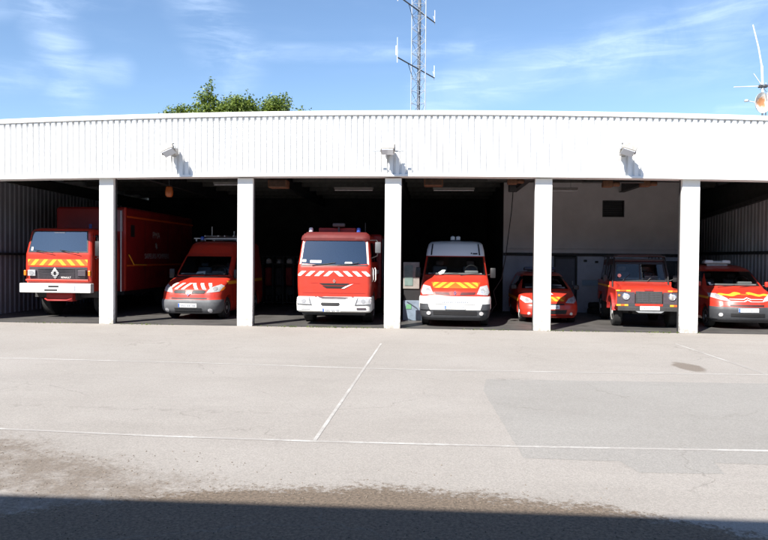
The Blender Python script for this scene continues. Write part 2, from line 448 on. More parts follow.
    textmesh('side_lettering', 'SAPEURS POMPIERS', .26, gy, t, (1.176, 4.7, 1.82), (R(90), 0, R(90)))
    bo.decal('side_emblem', [[(4.6+.14*math.cos(a)*(1 if k % 2 else .45), 2.28+.14*math.sin(a)*(1 if k % 2 else .45)) for k, a in enumerate([2*PI*j/12 for j in range(12)])]], gy, t, .006, 'X', 1)
    bo.decal('door_gap', [rect(3.6, 3.62, .8, 3.15), rect(5.7, 5.72, .8, 3.15), rect(7.2, 7.22, .8, 3.15)], M['black'], t, .004, 'X', 1, g=.6)
    bo.decal('front_marking', rect(-.05, .05, 2.8, 2.95), M['beacon'], t, .01)
    b = B(); bx(b, .55, 1.1, 2.015, 2.05, 2.72, 3.42, .01); obj('front_panel', b, mat('mauve_panel', (.30, .16, .19), .4, var=.2), t)  # paler mauve panel on the right of the box front
    for s in (-1, 1):
        wheel(t, s*1.0, 1.35, .5, .3, M['rimwhite'], truck=True); wheel(t, s*1.12, 6.2, .5, .5, M['rimwhite'], truck=True)
    b = B(); bx(b, -1.12, 1.12, 2.1, 8.35, .62, .76); obj('body_floor', b, M['black'], t)
    return t
command_truck()

# ================================================================== 2. HIGH ROOF VAN (second bay)
def ladder_van():
    t = thing('rescue_van', 'red van with grey bumper, white chevrons on its bonnet and a roof ladder', 'van', (-7.22, 1.32, 0), R(-2), 'fire vehicles parked in the bays')
    bo = Body([(.20, .14, 4.7, .84, .36, .03), (.30, .05, 4.75, .92, .38, .05), (.45, .0, 4.78, .94, .40, .06), (.60, .0, 4.78, .95, .42, .07), (.64, .035, 4.78, .945, .42, .07), (.80, .07, 4.78, .945, .42, .08),
               (.95, .16, 4.78, .945, .42, .09), (1.06, .34, 4.78, .94, .40, .09), (1.15, .60, 4.78, .935, .36, .09), (1.24, .90, 4.78, .93, .32, .09), (1.29, 1.10, 4.78, .925, .28, .10),
               (1.45, 1.22, 4.78, .92, .24, .10), (1.93, 1.72, 4.78, .84, .22, .08), (2.02, 1.84, 4.78, .83, .24, .08), (2.30, 2.10, 4.76, .80, .28, .08), (2.39, 2.25, 4.72, .74, .3, .08), (2.43, 2.5, 4.6, .62, .3, .06)], .1)
    WS = [(-.82, 1.33), (.82, 1.33), (.74, 1.92), (-.74, 1.92)]
    bo.mesh('body', M['red'], t, [(.95, .34, .40, .62, 1.1), (3.9, .34, .40, .62, 1.1)], cav=(WS, 2.9)); cabin(bo, t, WS, 2.9, (-.45, .45), .45, .40)
    bo.shell('bumper', M['grey'], t, .20, .62, .52, .02)
    bo.decal('windscreen', [(-.82, 1.33), (.82, 1.33), (.74, 1.92), (-.74, 1.92)], M['ws'], t, .006)
    bo.decal('paper', [(-.22, 1.36), (.10, 1.37), (.08, 1.47), (-.18, 1.45)], M['paper'], t, -.02)
    for s in (-1, 1):
        P_ = lambda pts: [(s*x, z) for x, z in pts]
        h = bo.decal('headlight', P_([(.52, .82), (.86, .86), (.92, 1.02), (.84, 1.07), (.60, .97)]), M['lamp'], t, .008)
        bo.decal('headlight_bulb', circ(s*.74, .94, .06), M['lampin'], h, .014, g=.03)
        bo.decal('indicator', P_([(.86, .86), (.93, .90), (.945, 1.0), (.92, 1.02)]), M['amber'], h, .012)
        bo.decal('grille', P_([(.09, .80), (.46, .80), (.50, .87), (.42, .90), (.12, .90)]), M['black'], t, .008)
        bo.decal('fog_light', circ(s*.66, .31, .06), M['lampin'], t, .03, g=.03)
        bo.decal('side_window', [(1.55, 1.42), (2.35, 1.42), (2.35, 1.9), (1.98, 1.9)], M['glass'], t, .006, 'X', s)
        bo.decal('side_stripe', rect(.9, 4.6, 1.06, 1.16), M['yellow'], t, .005, 'X', s)
        bo.decal('door_gap', [rect(1.32, 1.335, .5, 1.4), rect(2.42, 2.435, .4, 1.95), rect(3.6, 3.615, .5, 2.1)], M['black'], t, .004, 'X', s)
        mirror(t, s*1.06, 1.38, 1.22, 1.52, .17, .09, [[(s*.92, 1.42, 1.30), (s*1.0, 1.38, 1.32)]])
        wheel(t, s*.90, .95, .34, .22); wheel(t, s*.90, 3.9, .34, .22)
    bo.decal('lower_intake', rect(-.55, .55, .635, .68), M['black'], t, .007)
    bo.decal('bumper_grille', [rect(-.42, .42, .25+k*.05, .278+k*.05) for k in range(3)], M['black'], t, .024)
    diamond(bo, t, 0, .80, .11, .15, .03, M['chrome'], .025)
    bo.decal('reflective_stripe', chevrons(-.62, .62, .92, 1.10, .10, .13, .17), M['retro'], t, .006)
    plate(bo, t, 0, .455, .56, .11, .028)
    bo.decal('bonnet_gap', [[(-.86, 1.255), (.86, 1.255), (.86, 1.285), (-.86, 1.285)]], M['black'], t, .005)
    wipers(t, [[(-.6, 1.10, 1.31), (-.1, 1.14, 1.36), (.05, 1.16, 1.38)], [(.1, 1.10, 1.31), (.5, 1.14, 1.36), (.7, 1.18, 1.38)]])
    b = B(); bx(b, -.55, .55, .3, 4.6, .22, .34); obj('underbody', b, M['black'], t)
    # roof rack with ladder
    b = B()
    for y in (2.5, 3.3, 4.2): bx(b, -.78, .78, y-.02, y+.02, 2.50, 2.54); bx(b, -.72, -.68, y-.02, y+.02, 2.42, 2.5); bx(b, .68, .72, y-.02, y+.02, 2.42, 2.5)
    rk = obj('roof_rack', b, M['steel'], t)
    b = B()
    for x in (-.35, .1): tube(b, [(x, 2.35, 2.60), (x, 4.7, 2.60)], .025, 6)
    for k in range(8): tube(b, [(-.35, 2.5+k*.3, 2.60), (.1, 2.5+k*.3, 2.60)], .015, 5)
    for x in (.32, .62): tube(b, [(x, 2.35, 2.60), (x, 4.7, 2.60)], .022, 6)
    obj('ladder', b, M['steel'], rk)
    b = B(); tube(b, [(-.2, 2.6, 2.62), (-.2, 2.6, 2.92)], .018); tube(b, [(.5, 2.8, 2.62), (.5, 2.8, 2.78)], .018); obj('rack_post', b, M['steel'], rk)
    beacon(t, -.45, 2.38, 2.43)
    return t
ladder_van()

# ================================================================== 3. PUMPER (third bay)
def pumper():
    t = thing('fire_engine', 'large red fire engine with white bumper and white chevron band, sky mirrored in its windscreen', 'fire engine', (-2.70, .42, 0), 0, 'fire vehicles parked in the bays')
    bo = Body([(.62, .12, 2.9, 1.03, .12, .03), (.80, .06, 2.92, 1.04, .14, .04), (1.1, .02, 2.95, 1.055, .15, .05), (1.45, .0, 2.95, 1.055, .15, .05), (1.68, .03, 2.95, 1.05, .15, .05), (1.74, .06, 2.95, 1.045, .16, .05),
               (2.40, .24, 2.95, .98, .16, .06), (2.46, .22, 2.95, .97, .16, .06), (2.56, .30, 2.92, .95, .18, .06), (2.63, .46, 2.85, .88, .2, .06), (2.66, .7, 2.7, .75, .2, .05)], .08)
    WS = [(-.93, 1.75), (-.5, 1.725), (.5, 1.725), (.93, 1.75), (.87, 2.36), (.80, 2.40), (-.80, 2.40), (-.87, 2.36)]
    bo.mesh('cab', M['red'], t, [(1.35, .48, .58, .6, 1.3)], cav=(WS, 1.7)); cabin(bo, t, WS, 1.7, (-.55, .0, .55), .5, .46)
    w = bo.decal('windscreen', [(-.93, 1.75), (-.5, 1.725), (.5, 1.725), (.93, 1.75), (.87, 2.36), (.80, 2.40), (-.80, 2.40), (-.87, 2.36)], M['wsb'], t, .006)
    bo.decal('windscreen_pillar', [[(-.985, 1.72), (-.935, 1.75), (-.875, 2.36), (-.925, 2.39)], [(.935, 1.75), (.985, 1.72), (.925, 2.39), (.875, 2.36)]], M['retro'], t, .007)
    bo.decal('cowl_trim', [(-.97, 1.685), (.97, 1.685), (.95, 1.72), (-.95, 1.72)], M['black'], t, .006)
    bo.decal('paper', [[(-.68, 1.77), (-.36, 1.77), (-.36, 1.84), (-.68, 1.84)], [(.30, 1.76), (.52, 1.76), (.50, 1.80), (.32, 1.80)], [(-.9, 1.79), (-.8, 1.79), (-.8, 1.86), (-.9, 1.86)]], M['paper'], w, .011)
    bo.decal('sun_visor', [(-.965, 2.42), (.965, 2.42), (.93, 2.625), (-.93, 2.625)], mat('visor_dark_red', (.13, .016, .016), .6, var=.2), t, .03)
    bo.decal('reflective_stripe', chevrons(-1.02, 1.02, 1.40, 1.54, .13, .13, .16), M['retro'], t, .006)
    # smiling grille with black insets and dull red creases
    g = bo.decal('grille', [[(-.42, 1.20), (.46, 1.20), (.36, 1.145), (-.3, 1.145)], [(-.32, 1.125), (.34, 1.125), (.24, 1.06), (-.2, 1.06)]], M['black'], t, .008)
    bo.decal('panel_crease', [[(-.65, 1.195), (-.44, 1.205), (-.44, 1.212), (-.65, 1.203)], [(.5, 1.205), (.75, 1.195), (.75, 1.203), (.5, 1.212)], [(-.9, .92), (.9, .92), (.9, .928), (-.9, .928)]], M['red_flat'], t, .006)
    bo.decal('sign_marking', [(.22, 1.055), (.30, 1.055), (.56, 1.19), (.44, 1.16), (.34, 1.12)], M['retro'], t, .011)
    diamond(bo, t, 0.02, 1.265, .085, .12, .025, M['chrome'], .02)
    bu = Body([(.38, .02, 1.0, 1.03, .16, .05), (.42, -.05, 1.0, 1.07, .2, .06), (.60, -.06, 1.0, 1.08, .2, .06), (.78, -.03, 1.0, 1.07, .2, .05), (.82, .03, 1.0, 1.04, .18, .05)], .02)
    bu.sl = [tuple(s) for s in bu.sl]
    bp = bu.mesh('bumper', M['white'], t, [(1.35, .48, .60, .6, 1.3)])
    bu.decal('bumper_opening', [(-.34, .63), (-.31, .56), (.12, .56), (.15, .63), (.13, .66), (-.32, .66)] and [(-.31, .57), (.15, .57), (.19, .61), (.17, .66), (-.33, .66), (-.35, .61)], M['black'], bp, .008)
    bu.decal('upper_recess', [(-.55, .83), (-.3, .765), (.32, .765), (.6, .83)], M['grille'], bp, .01)
    for s in (-1, 1):
        P_ = lambda pts: [(s*x, z) for x, z in pts]
        h = bu.decal('headlight', P_([(.60, .585), (1.03, .60), (1.055, .74), (.98, .80), (.66, .80)]), M['lamp'], t, .012)
        bu.decal('headlight_rim', [P_([(.60, .585), (1.03, .60), (1.03, .615), (.60, .60)])]+[P_([(.60+.02, .6), (.64, .6), (.70, .79), (.68, .79)])], M['dkgrey'], h, .016)
        bu.decal('headlight_bulb', circ(s*.84, .70, .06), M['lampin'], h, .018, g=.03)
        bu.decal('fog_light', P_([(.66, .46), (.92, .46), (.92, .52), (.66, .52)]), M['grille'] if s > 0 else M['lamp'], t, .012)
        bo.decal('side_window', [(.45, 1.8), (1.3, 1.8), (1.3, 2.35), (.55, 2.35)], M['glass'], t, .006, 'X', s)
        bo.decal('side_window', [(1.5, 1.8), (2.5, 1.8), (2.5, 2.35), (1.5, 2.35)], M['glass'], t, .006, 'X', s)
        bo.decal('door_gap', [rect(.36, .375, .95, 2.45), rect(1.4, 1.415, 1.1, 2.45), rect(2.6, 2.615, .8, 2.45)], M['black'], t, .004, 'X', s)
        bo.decal('reflective_side_band', rect(.3, 2.9, 1.42, 1.54), M['retro'], t, .005, 'X', s)
        wheel(t, s*1.03, 1.35, .48, .3, M['rimwhite'], truck=True); wheel(t, s*1.12, 4.9, .48, .5, M['rimwhite'], truck=True)
    plate(bu, bp, -.05, .455, .50, .09, .010)
    mirror(t, 1.24, .10, 2.06, 2.37, .16, .07, [[(1.0, .3, 2.42), (1.2, .12, 2.42), (1.24, .1, 2.35)], [(1.02, .3, 1.9), (1.22, .1, 1.98), (1.24, .1, 2.08)]], M['grey'])
    for x in (1.10, 1.17): b = B(); tube(b, [(x-.03, .30, 1.25), (x, .24, 1.30), (x, .24, 1.58), (x-.03, .30, 1.64)], .013, 6); obj('grab_handle', b, M['white'], t)
    wipers(t, [[(-.62, .03, 1.70), (-.15, .03, 1.75), (.05, .04, 1.78)], [(.1, .03, 1.70), (.5, .03, 1.75), (.72, .05, 1.79)]])
    b = B(); bx(b, -.5, .5, .3, 7.2, .45, .8); bx(b, -.9, .9, .1, .5, .30, .42, .02); obj('chassis', b, M['black'], t)
    bd = Body([(.62, 3.05, 7.3, 1.12, .03, 0), (2.62, 3.05, 7.3, 1.12, .03, 0), (2.68, 3.1, 7.25, 1.07, .03, 0)], .03)
    bd.mesh('equipment_body', M['maroon'], t)
    for s in (-1, 1):
        for k, (y0, y1) in enumerate(((3.15, 4.2), (4.3, 5.5), (5.6, 7.1))):
            bd.decal('roller_shutter', rect(y0, y1, .95 if k != 1 else 1.25, 2.55), M['steel'], t, .01, 'X', s, g=.6)
    # roof gear
    beacon(t, -.78, .75, 2.64, M['clearlens']); beacon(t, .62, .75, 2.64)
    b = B(); bx(b, -.16, .20, .85, 1.0, 2.83, 2.93, .02); tube(b, [(0.02, .92, 2.64), (.02, .92, 2.84)], .03); obj('roof_spotlight', b, M['dkgrey'], t)
    b = B()
    bx(b, -.6, .5, 1.0, 2.6, 2.66, 2.80, .03)
    obj('roof_locker', b, M['red_flat'], t)
    b = B(); tube(b, [(.80, .9, 2.6), (.80, .9, 2.95)], .012); obj('aerial', b, M['black'], t)
    return t
pumper()

# ================================================================== 4. AMBULANCE (fourth bay)
def ambulance():
    t = thing('ambulance', 'white-roofed red rescue ambulance with yellow chevron band on its bonnet and white bumper', 'ambulance', (.70, .35, 0), R(-2), 'fire vehicles parked in the bays')
    bo = Body([(.20, .16, 5.3, .88, .34, .03), (.30, .06, 5.35, .95, .34, .05), (.48, .02, 5.38, .985, .34, .06), (.52, .0, 5.38, .99, .34, .07), (.80, .02, 5.38, .99, .36, .08), (.88, .06, 5.38, .985, .36, .08),
               (1.02, .14, 5.38, .98, .34, .09), (1.14, .32, 5.38, .97, .32, .09), (1.26, .62, 5.38, .965, .28, .09), (1.36, .98, 5.38, .96, .26, .09), (1.42, 1.12, 5.38, .955, .22, .09),
               (2.00, 1.62, 5.38, .88, .2, .07)], .1)
    WS = [(-.89, 1.44), (.89, 1.44), (.825, 1.975), (-.825, 1.975)]
    bo.mesh('body', M['red'], t, [(1.0, .34, .40, .66, 1.2), (4.3, .34, .40, .66, 1.2)], cav=(WS, 2.8)); cabin(bo, t, WS, 2.8, (-.48, .48), .48, .42)
    rf = Body([(2.003, 1.60, 5.38, .885, .22, .07), (2.18, 1.76, 5.36, .87, .24, .07), (2.36, 1.96, 5.34, .83, .26, .07), (2.43, 2.12, 5.3, .77, .28, .06), (2.47, 2.4, 5.2, .62, .28, .05)], .1)
    r = rf.mesh('roof', mat('glossy_white_roof', (.85, .86, .88), .25, coat=.8), t)
    for s in (-1, 1): rf.decal('roof_seam', [(s*.70, 2.02), (s*.74, 2.02), (s*.705, 2.36), (s*.67, 2.36)], M['black'], r, .012)
    rf.decal('roof_marking', [rect(.46, .50, 2.06, 2.10), rect(.52, .66, 2.05, 2.09)], M['black'], r, .008)
    bo.decal('windscreen', [(-.89, 1.44), (.89, 1.44), (.825, 1.985), (-.825, 1.985)], M['ws'], t, .006)
    bo.decal('paper', [(-.46, 1.46), (-.34, 1.50), (-.28, 1.60), (-.38, 1.60), (-.50, 1.52)], M['paper'], t, -.02)
    bo.shell('bumper', M['white'], t, .50, .87, .60, .022)
    lb = bo.shell('lower_bumper', M['dkgrey'], t, .20, .50, .55, .012)
    bo.decal('bumper_end_cap', [[(-1.0, .505), (-.70, .505), (-.74, .66), (-1.0, .66)], [(1.0, .505), (.70, .505), (.74, .66), (1.0, .66)]], M['dkgrey'], t, .03)
    bo.decal('air_intake', [rect(-.60, .60, .37, .47)], M['black'], lb, .02)
    hz = bo.decal('reflective_band', [(-.60, 1.09), (.62, 1.09), (.72, 1.245), (-.68, 1.245)], M['orange'], t, .005)
    bo.decal('reflective_stripe', chevrons(-.62, .64, 1.095, 1.24, .13, .10, .22), M['yellow'], hz, .009)
    for s in (-1, 1):
        P_ = lambda pts: [(s*x, z) for x, z in pts]
        h = bo.decal('headlight', P_([(.60, .93), (.90, .90), (.955, .98), (.90, 1.17), (.70, 1.13)]), M['lamp'], t, .01)
        bo.decal('headlight_bulb', circ(s*.76, 1.02, .06), M['lampin'], h, .016, g=.03)
        bo.decal('grille', P_([(.12, .90), (.54, .92), (.57, .99), (.16, .985)]), mat('grille_dark_red', (.09, .012, .014), .5, var=.3), t, .008)
        bo.decal('fog_light', circ(s*.72, .41, .055), M['lampin'], t, .03, g=.03)
        bo.decal('side_window', [(1.6, 1.5), (2.3, 1.5), (2.3, 1.92), (1.9, 1.92)], M['glass'], t, .006, 'X', s)
        bo.decal('door_gap', [rect(1.42, 1.435, .6, 1.5), rect(2.4, 2.415, .5, 1.98)], M['black'], t, .004, 'X', s)
        mirror(t, s*1.10, 1.25, 1.36, 1.66, .16, .09, [[(s*.95, 1.32, 1.45), (s*1.05, 1.25, 1.47)]])
        wheel(t, s*.95, 1.0, .34, .22); wheel(t, s*.95, 4.3, .34, .22)
    bo.decal('grille_surround', [(-.13, .895), (.13, .895), (.17, .99), (0, 1.03), (-.17, .99)], M['red'], t, .010)
    diamond(bo, t, 0, .955, .085, .12, .025, M['chrome'], .022)
    bo.decal('bumper_lettering', [rect(-.36+k*.052, -.36+k*.052+.034, .70, .745) for k in range(14) if k != 6], M['plateink'], t, .028, g=.3)
    plate(bo, t, 0, .575, .56, .10, .028)
    bo.decal('bumper_groove', rect(-.55, .55, .655, .665), M['grey'], t, .026)
    wipers(t, [[(-.6, 1.12, 1.43), (-.1, 1.16, 1.48), (.1, 1.18, 1.50)], [(.15, 1.12, 1.43), (.5, 1.17, 1.48), (.72, 1.2, 1.50)]])
    b = B(); bx(b, -.6, .6, .3, 5.2, .22, .34); obj('underbody', b, M['black'], t)
    b = B(); bx(b, -.16, .16, 2.35, 2.6, 2.44, 2.50, .02); lb = obj('light_bar', b, M['dkgrey'], t)
    b = B()
    for x in (-.085, .085): lathe(b, [(.07, 2.5), (.07, 2.60), (.02, 2.63)], 'Z', 14, (x, 2.47, 0))
    obj('light_bar_lens', b, M['clearlens'], lb, 40)
    return t
ambulance()

# ================================================================== 5. HATCHBACK (behind the fourth column)
def hatchback():
    t = thing('fire_car', 'small red hatchback with yellow patterned bonnet, half hidden behind a white column', 'car', (3.60, 1.95, 0), R(-1), 'fire vehicles parked in the bays')
    bo = Body([(.17, .16, 4.05, .78, .34, .06), (.26, .04, 4.15, .85, .38, .10), (.42, .0, 4.2, .87, .40, .12), (.55, .02, 4.2, .87, .42, .13), (.66, .10, 4.2, .865, .44, .14), (.76, .28, 4.2, .86, .42, .14),
               (.84, .55, 4.19, .855, .36, .13), (.92, .88, 4.17, .85, .30, .12), (.96, 1.02, 4.15, .845, .26, .12), (1.0, 1.08, 4.14, .84, .24, .12), (1.40, 1.80, 3.95, .66, .22, .10), (1.46, 1.98, 3.85, .62, .24, .1), (1.51, 2.3, 3.6, .50, .24, .08)], .25)
    WS = [(-.72, 1.0), (.72, 1.0), (.60, 1.39), (-.60, 1.39)]
    bo.mesh('body', M['red'], t, [(.82, .31, .35, .6, 1.1), (3.43, .31, .35, .6, 1.1)], cav=(WS, 2.7)); cabin(bo, t, WS, 2.7, (-.34, .34), .34, .34)
    bo.decal('windscreen', [(-.72, 1.0), (.72, 1.0), (.60, 1.39), (-.60, 1.39)], M['ws'], t, .006)
    for s in (-1, 1):
        P_ = lambda pts: [(s*x, z) for x, z in pts]
        h = bo.decal('headlight', P_([(.46, .62), (.72, .60), (.84, .70), (.80, .80), (.58, .74)]), M['lamp'], t, .008)
        bo.decal('headlight_bulb', circ(s*.66, .68, .05), M['lampin'], h, .014, g=.03)
        bo.decal('side_window', [(1.45, 1.03), (2.2, 1.03), (2.2, 1.36), (1.85, 1.36)], M['glass'], t, .006, 'X', s)
        bo.decal('side_window', [(2.3, 1.03), (3.3, 1.05), (3.2, 1.36), (2.3, 1.36)], M['glass'], t, .006, 'X', s)
        bo.decal('side_stripe', rect(.9, 3.9, .62, .72), M['yellow'], t, .005, 'X', s)
        bo.decal('door_gap', [rect(1.3, 1.312, .35, 1.0), rect(2.25, 2.262, .35, 1.38), rect(3.05, 3.062, .5, 1.2)], M['black'], t, .004, 'X', s)
        mirror(t, s*.97, 1.25, .98, 1.12, .17, .09, [[(s*.84, 1.3, 1.0), (s*.92, 1.27, 1.02)]])
        wheel(t, s*.84, .82, .31, .2, M['rimwhite']); wheel(t, s*.84, 3.43, .31, .2)
        bo.decal('fog_light', circ(s*.62, .30, .045), M['lampin'], t, .01, g=.03)
    bo.decal('bonnet_pattern', [[(-.40, .66), (.42, .66), (.52, .79), (-.5, .79)]], M['orange'], t, .005)
    bo.decal('reflective_stripe', chevrons(-.42, .44, .665, .785, .10, .09, .14), M['yellow'], t, .009)
    bo.decal('bonnet_badge', [[(-.16, .845), (.16, .845), (.12, .885), (-.12, .885)]], M['retro'], t, .007)
    bo.decal('grille', [[(-.46, .30), (.46, .30), (.50, .42), (-.50, .42)], rect(-.42, .42, .56, .60)], M['black'], t, .008)
    bo.decal('lower_lip', [rect(-.62, .62, .235, .27)], M['red_flat'], t, .02)
    plate(bo, t, 0, .50, .52, .11, .014)
    b = B(); bx(b, -.45, .45, .3, 3.9, .18, .3); obj('underbody', b, M['black'], t)
    b = B(); bx(b, -.52, .52, 2.35, 2.6, 1.55, 1.65, .03); bx(b, -.4, .4, 2.42, 2.5, 1.49, 1.56); lb = obj('light_bar', b, M['dkgrey'], t, 40)
    b = B(); bx(b, -.50, -.2, 2.33, 2.62, 1.57, 1.67, .03); bx(b, .2, .50, 2.33, 2.62, 1.57, 1.67, .03); obj('light_bar_lens', b, mat('unlit_blue_lens', (.012, .02, .07), .3), lb, 40)
    return t
hatchback()

# ================================================================== 6. OFF-ROADER (fifth bay)
def offroader():
    t = thing('off_roader', 'boxy red off-road vehicle with round headlights and black roof rack', 'off-roader', (6.16, 1.05, 0), R(-6), 'fire vehicles parked in the bays')
    lo = Body([(.55, .12, 3.7, .66, .05, .0), (.62, .08, 3.72, .72, .06, 0), (1.02, .06, 3.75, .74, .06, .0), (1.10, .12, 3.75, .72, .08, .02), (1.16, .22, 3.75, .70, .10, .03), (1.20, .50, 3.75, .70, .10, .03), (1.25, 1.12, 3.75, .71, .08, .03), (1.28, 1.28, 3.75, .73, .05, .02)], .05)
    lo.mesh('body', M['red'], t, [])
    cb = Body([(1.05, 1.27, 3.74, .80, .03, 0), (1.30, 1.29, 3.75, .80, .03, 0), (1.84, 1.46, 3.73, .72, .05, .0), (1.93, 1.52, 3.70, .70, .06, 0), (1.97, 1.6, 3.6, .62, .08, 0)], .06)
    WS = [(-.71, 1.33), (.71, 1.33), (.65, 1.80), (-.65, 1.80)]
    cb.mesh('cabin', mat('cabin_dark_red_paint', (.055, .014, .013), .4, var=.3), t, cav=(WS, 2.6)); cabin(cb, t, WS, 2.6, (-.36, .36), .36, .40)
    # windscreen in two panes with dark frame
    fr = cb.decal('windscreen_frame', [[(-.79, 1.28), (.79, 1.28), (.71, 1.33), (-.71, 1.33)], [(-.65, 1.80), (.65, 1.80), (.72, 1.86), (-.72, 1.86)], [(-.79, 1.28), (-.71, 1.33), (-.65, 1.80), (-.72, 1.86)], [(.71, 1.33), (.79, 1.28), (.72, 1.86), (.65, 1.80)], [(-.02, 1.33), (.02, 1.33), (.02, 1.80), (-.02, 1.80)]], M['black'], t, .008)
    cb.decal('windscreen', [[(-.71, 1.33), (-.02, 1.33), (-.02, 1.80), (-.65, 1.80)], [(.02, 1.33), (.71, 1.33), (.65, 1.80), (.02, 1.80)]], M['ws'], fr, .006)
    b = B(); lathe(b, [(.055, 1.26), (.055, 1.27), (.045, 1.28)], 'Y', 16, (-.60, 0, 1.46)); obj('windscreen_lamp', b, mat('pink_lens', (.8, .45, .38), .4), t)
    for s in (-1, 1):
        # wing: a flat-topped box ahead of the door, cut round the wheel
        pr = [(.0, .70), (.0, 1.04), (.06, 1.09), (1.28, 1.12), (1.28, .62), (1.22, .60)]
        cy, cz, rw = .75, .42, .47
        arc = [(cy+rw*math.cos(a), cz+rw*math.sin(a)) for a in [R(20+k*(150/12.)) for k in range(13)]]
        poly = [(.0, .66), (.0, 1.04), (.06, 1.09), (1.27, 1.12), (1.27, .58)]+arc
        b = B(); prism(b, [(y, z) for y, z in poly], s*.62 if s > 0 else -.90, .90 if s > 0 else -.62, 'X')
        w_ = obj('wing', b, M['red'], t)
        b = B(); arc2 = [(cy+(rw+.07)*math.cos(a), cz+(rw+.07)*math.sin(a)) for a in [R(8+k*(165/14.)) for k in range(15)]]; arc1 = [(cy+rw*math.cos(a), cz+rw*math.sin(a)) for a in [R(8+k*(165/14.)) for k in range(15)]]
        prism(b, arc2+arc1[::-1], s*.86, s*.955, 'X'); obj('wheel_arch_trim', b, M['red_flat'], w_)
        # front face panel of the wing
        b = B(); bx(b, min(s*.38, s*.86), max(s*.38, s*.86), -.018, .01, .70, 1.025); f = obj('lamp_panel', b, M['grille'], w_)
        b = B(); lathe(b, [(.105, -.014), (.105, -.035), (.09, -.045), (.085, -.03)], 'Y', 22, (s*.70 - s*.08, 0, .90)); h = obj('headlight', b, M['chrome'], t, 40)
        b = B(); lathe(b, [(.085, -.031), (.06, -.05), (.01, -.056)], 'Y', 22, (s*.62, 0, .90)); obj('headlight_lens', b, M['lampin'], h, 40)
        b = B(); lathe(b, [(.035, -.013), (.033, -.035)], 'Y', 14, (s*.81, 0, .93)); obj('indicator', b, M['amber'], t)
        b = B(); bx(b, s*.52-.0, s*.52+s*.001, -.01, .0, .7, .71); b.free()
        for (xa, xb, z0, z1, mm) in ((.50, .62, 1.045, 1.085, 'yellow'), (.63, .78, 1.045, 1.085, 'orange'), (.79, .89, 1.045, 1.085, 'yellow'), (.56, .66, .63, .68, 'yellow'), (.66, .76, .63, .68, 'orange'), (.76, .88, .63, .68, 'yellow')):
            b = B(); bx(b, min(s*xa, s*xb), max(s*xa, s*xb), -.03, -.018, z0, z1); obj('reflective_marking', b, M[mm], t)
        wheel(t, s*.88, .75, .41, .24, M['rimwhite'], .6); wheel(t, s*.88, 3.1, .41, .24, M['rimwhite'], .6)
        cb.decal('side_window', [rect(1.55, 2.3, 1.34, 1.78)], M['glass'], t, .006, 'X', s)
        cb.decal('side_window', [rect(2.45, 3.5, 1.34, 1.76)], M['glass'], t, .006, 'X', s)
        b = B(); prism(b, [(1.27, .62), (2.72, .62), (2.78, .9), (3.35, .9), (3.5, .62), (3.75, .62), (3.75, 1.28), (1.27, 1.28)], s*.70, s*.885, 'X'); sp = obj('side_panel', b, M['red'], t)
        b = B(); bx(b, min(s*.884, s*.892), max(s*.884, s*.892), 1.3, 3.7, 1.10, 1.16); obj('side_stripe', b, M['yellow'], sp)
        b = B(); bx(b, min(s*.884, s*.89), max(s*.884, s*.89), 2.28, 2.295, .65, 1.27); obj('door_gap', b, M['black'], sp)
        mirror(t, s*1.0, 1.35, 1.28, 1.48, .12, .06, [[(s*.8, 1.35, 1.3), (s*.95, 1.35, 1.35)]])
    b = B(); bx(b, -.86, .86, -.015, .02, .60, .70, .01); obj('front_panel', b, M['dkgrey'], t)
    b = B(); bx(b, -.37, .37, -.022, -.014, .635, .70); obj('lower_trim', b, M['red'], t)
    # grille
    b = B(); bx(b, -.36, .36, -.03, .02, .70, 1.05, .01); g = obj('grille', b, M['dksteel'], t)
    b = B()
    for k in range(9):
        bx(b, -.32, -.02, -.038, -.03, .745+k*.031, .757+k*.031); bx(b, .02, .32, -.038, -.03, .745+k*.031, .757+k*.031)
    for k in range(6): bx(b, -.30+k*.12, -.292+k*.12, -.038, -.03, .745, 1.01)
    obj('grille_slat', b, mat('grille_mesh_grey', (.085, .085, .095), .5), g)
    b = B(); bx(b, -.12, .12, -.034, .02, 1.055, 1.12, .01); obj('bonnet_catch', b, M['red_flat'], t)
    b = B(); bx(b, -.85, .85, -.14, -.02, .50, .62, .012); bp = obj('bumper', b, M['dksteel'], t)
    b = B(); bx(b, -.26, .26, -.155, -.142, .53, .64); pl_ = obj('licence_plate', b, M['plate'], bp)
    b = B()
    for k in range(8):
        if k != 3: bx(b, -.21+k*.054, -.18+k*.054, -.16, -.155, .56, .61)
    obj('plate_characters', b, M['plateink'], pl_)
    b = B(); prism(b, [(-.38, .50), (-.30, .455), (.30, .455), (.38, .50)], -.16, -.05); obj('tow_plate', b, M['steel'], bp)
    b = B(); bx(b, -.85, .85, .70, .80, .37, .47, .02); bx(b, -.85, .85, 3.05, 3.15, .37, .47, .02); bx(b, -.42, .42, .1, 3.6, .40, .58); obj('chassis', b, M['black'], t)
    b = B()
    for x in (-.66, -.33, 0, .33, .66): tube(b, [(x, 1.6, 2.05), (x, 3.6, 2.05)], .014, 6)
    for y in (1.6, 2.1, 2.6, 3.1, 3.6): tube(b, [(-.70, y, 2.05), (.70, y, 2.05)], .014, 6); tube(b, [(-.70, y, 1.94), (-.70, y, 2.05)], .014, 6); tube(b, [(.70, y, 1.94), (.70, y, 2.05)], .014, 6)
    tube(b, [(-.70, 1.6, 2.10), (.70, 1.6, 2.10)], .014, 6)
    obj('roof_rack', b, M['black'], t)
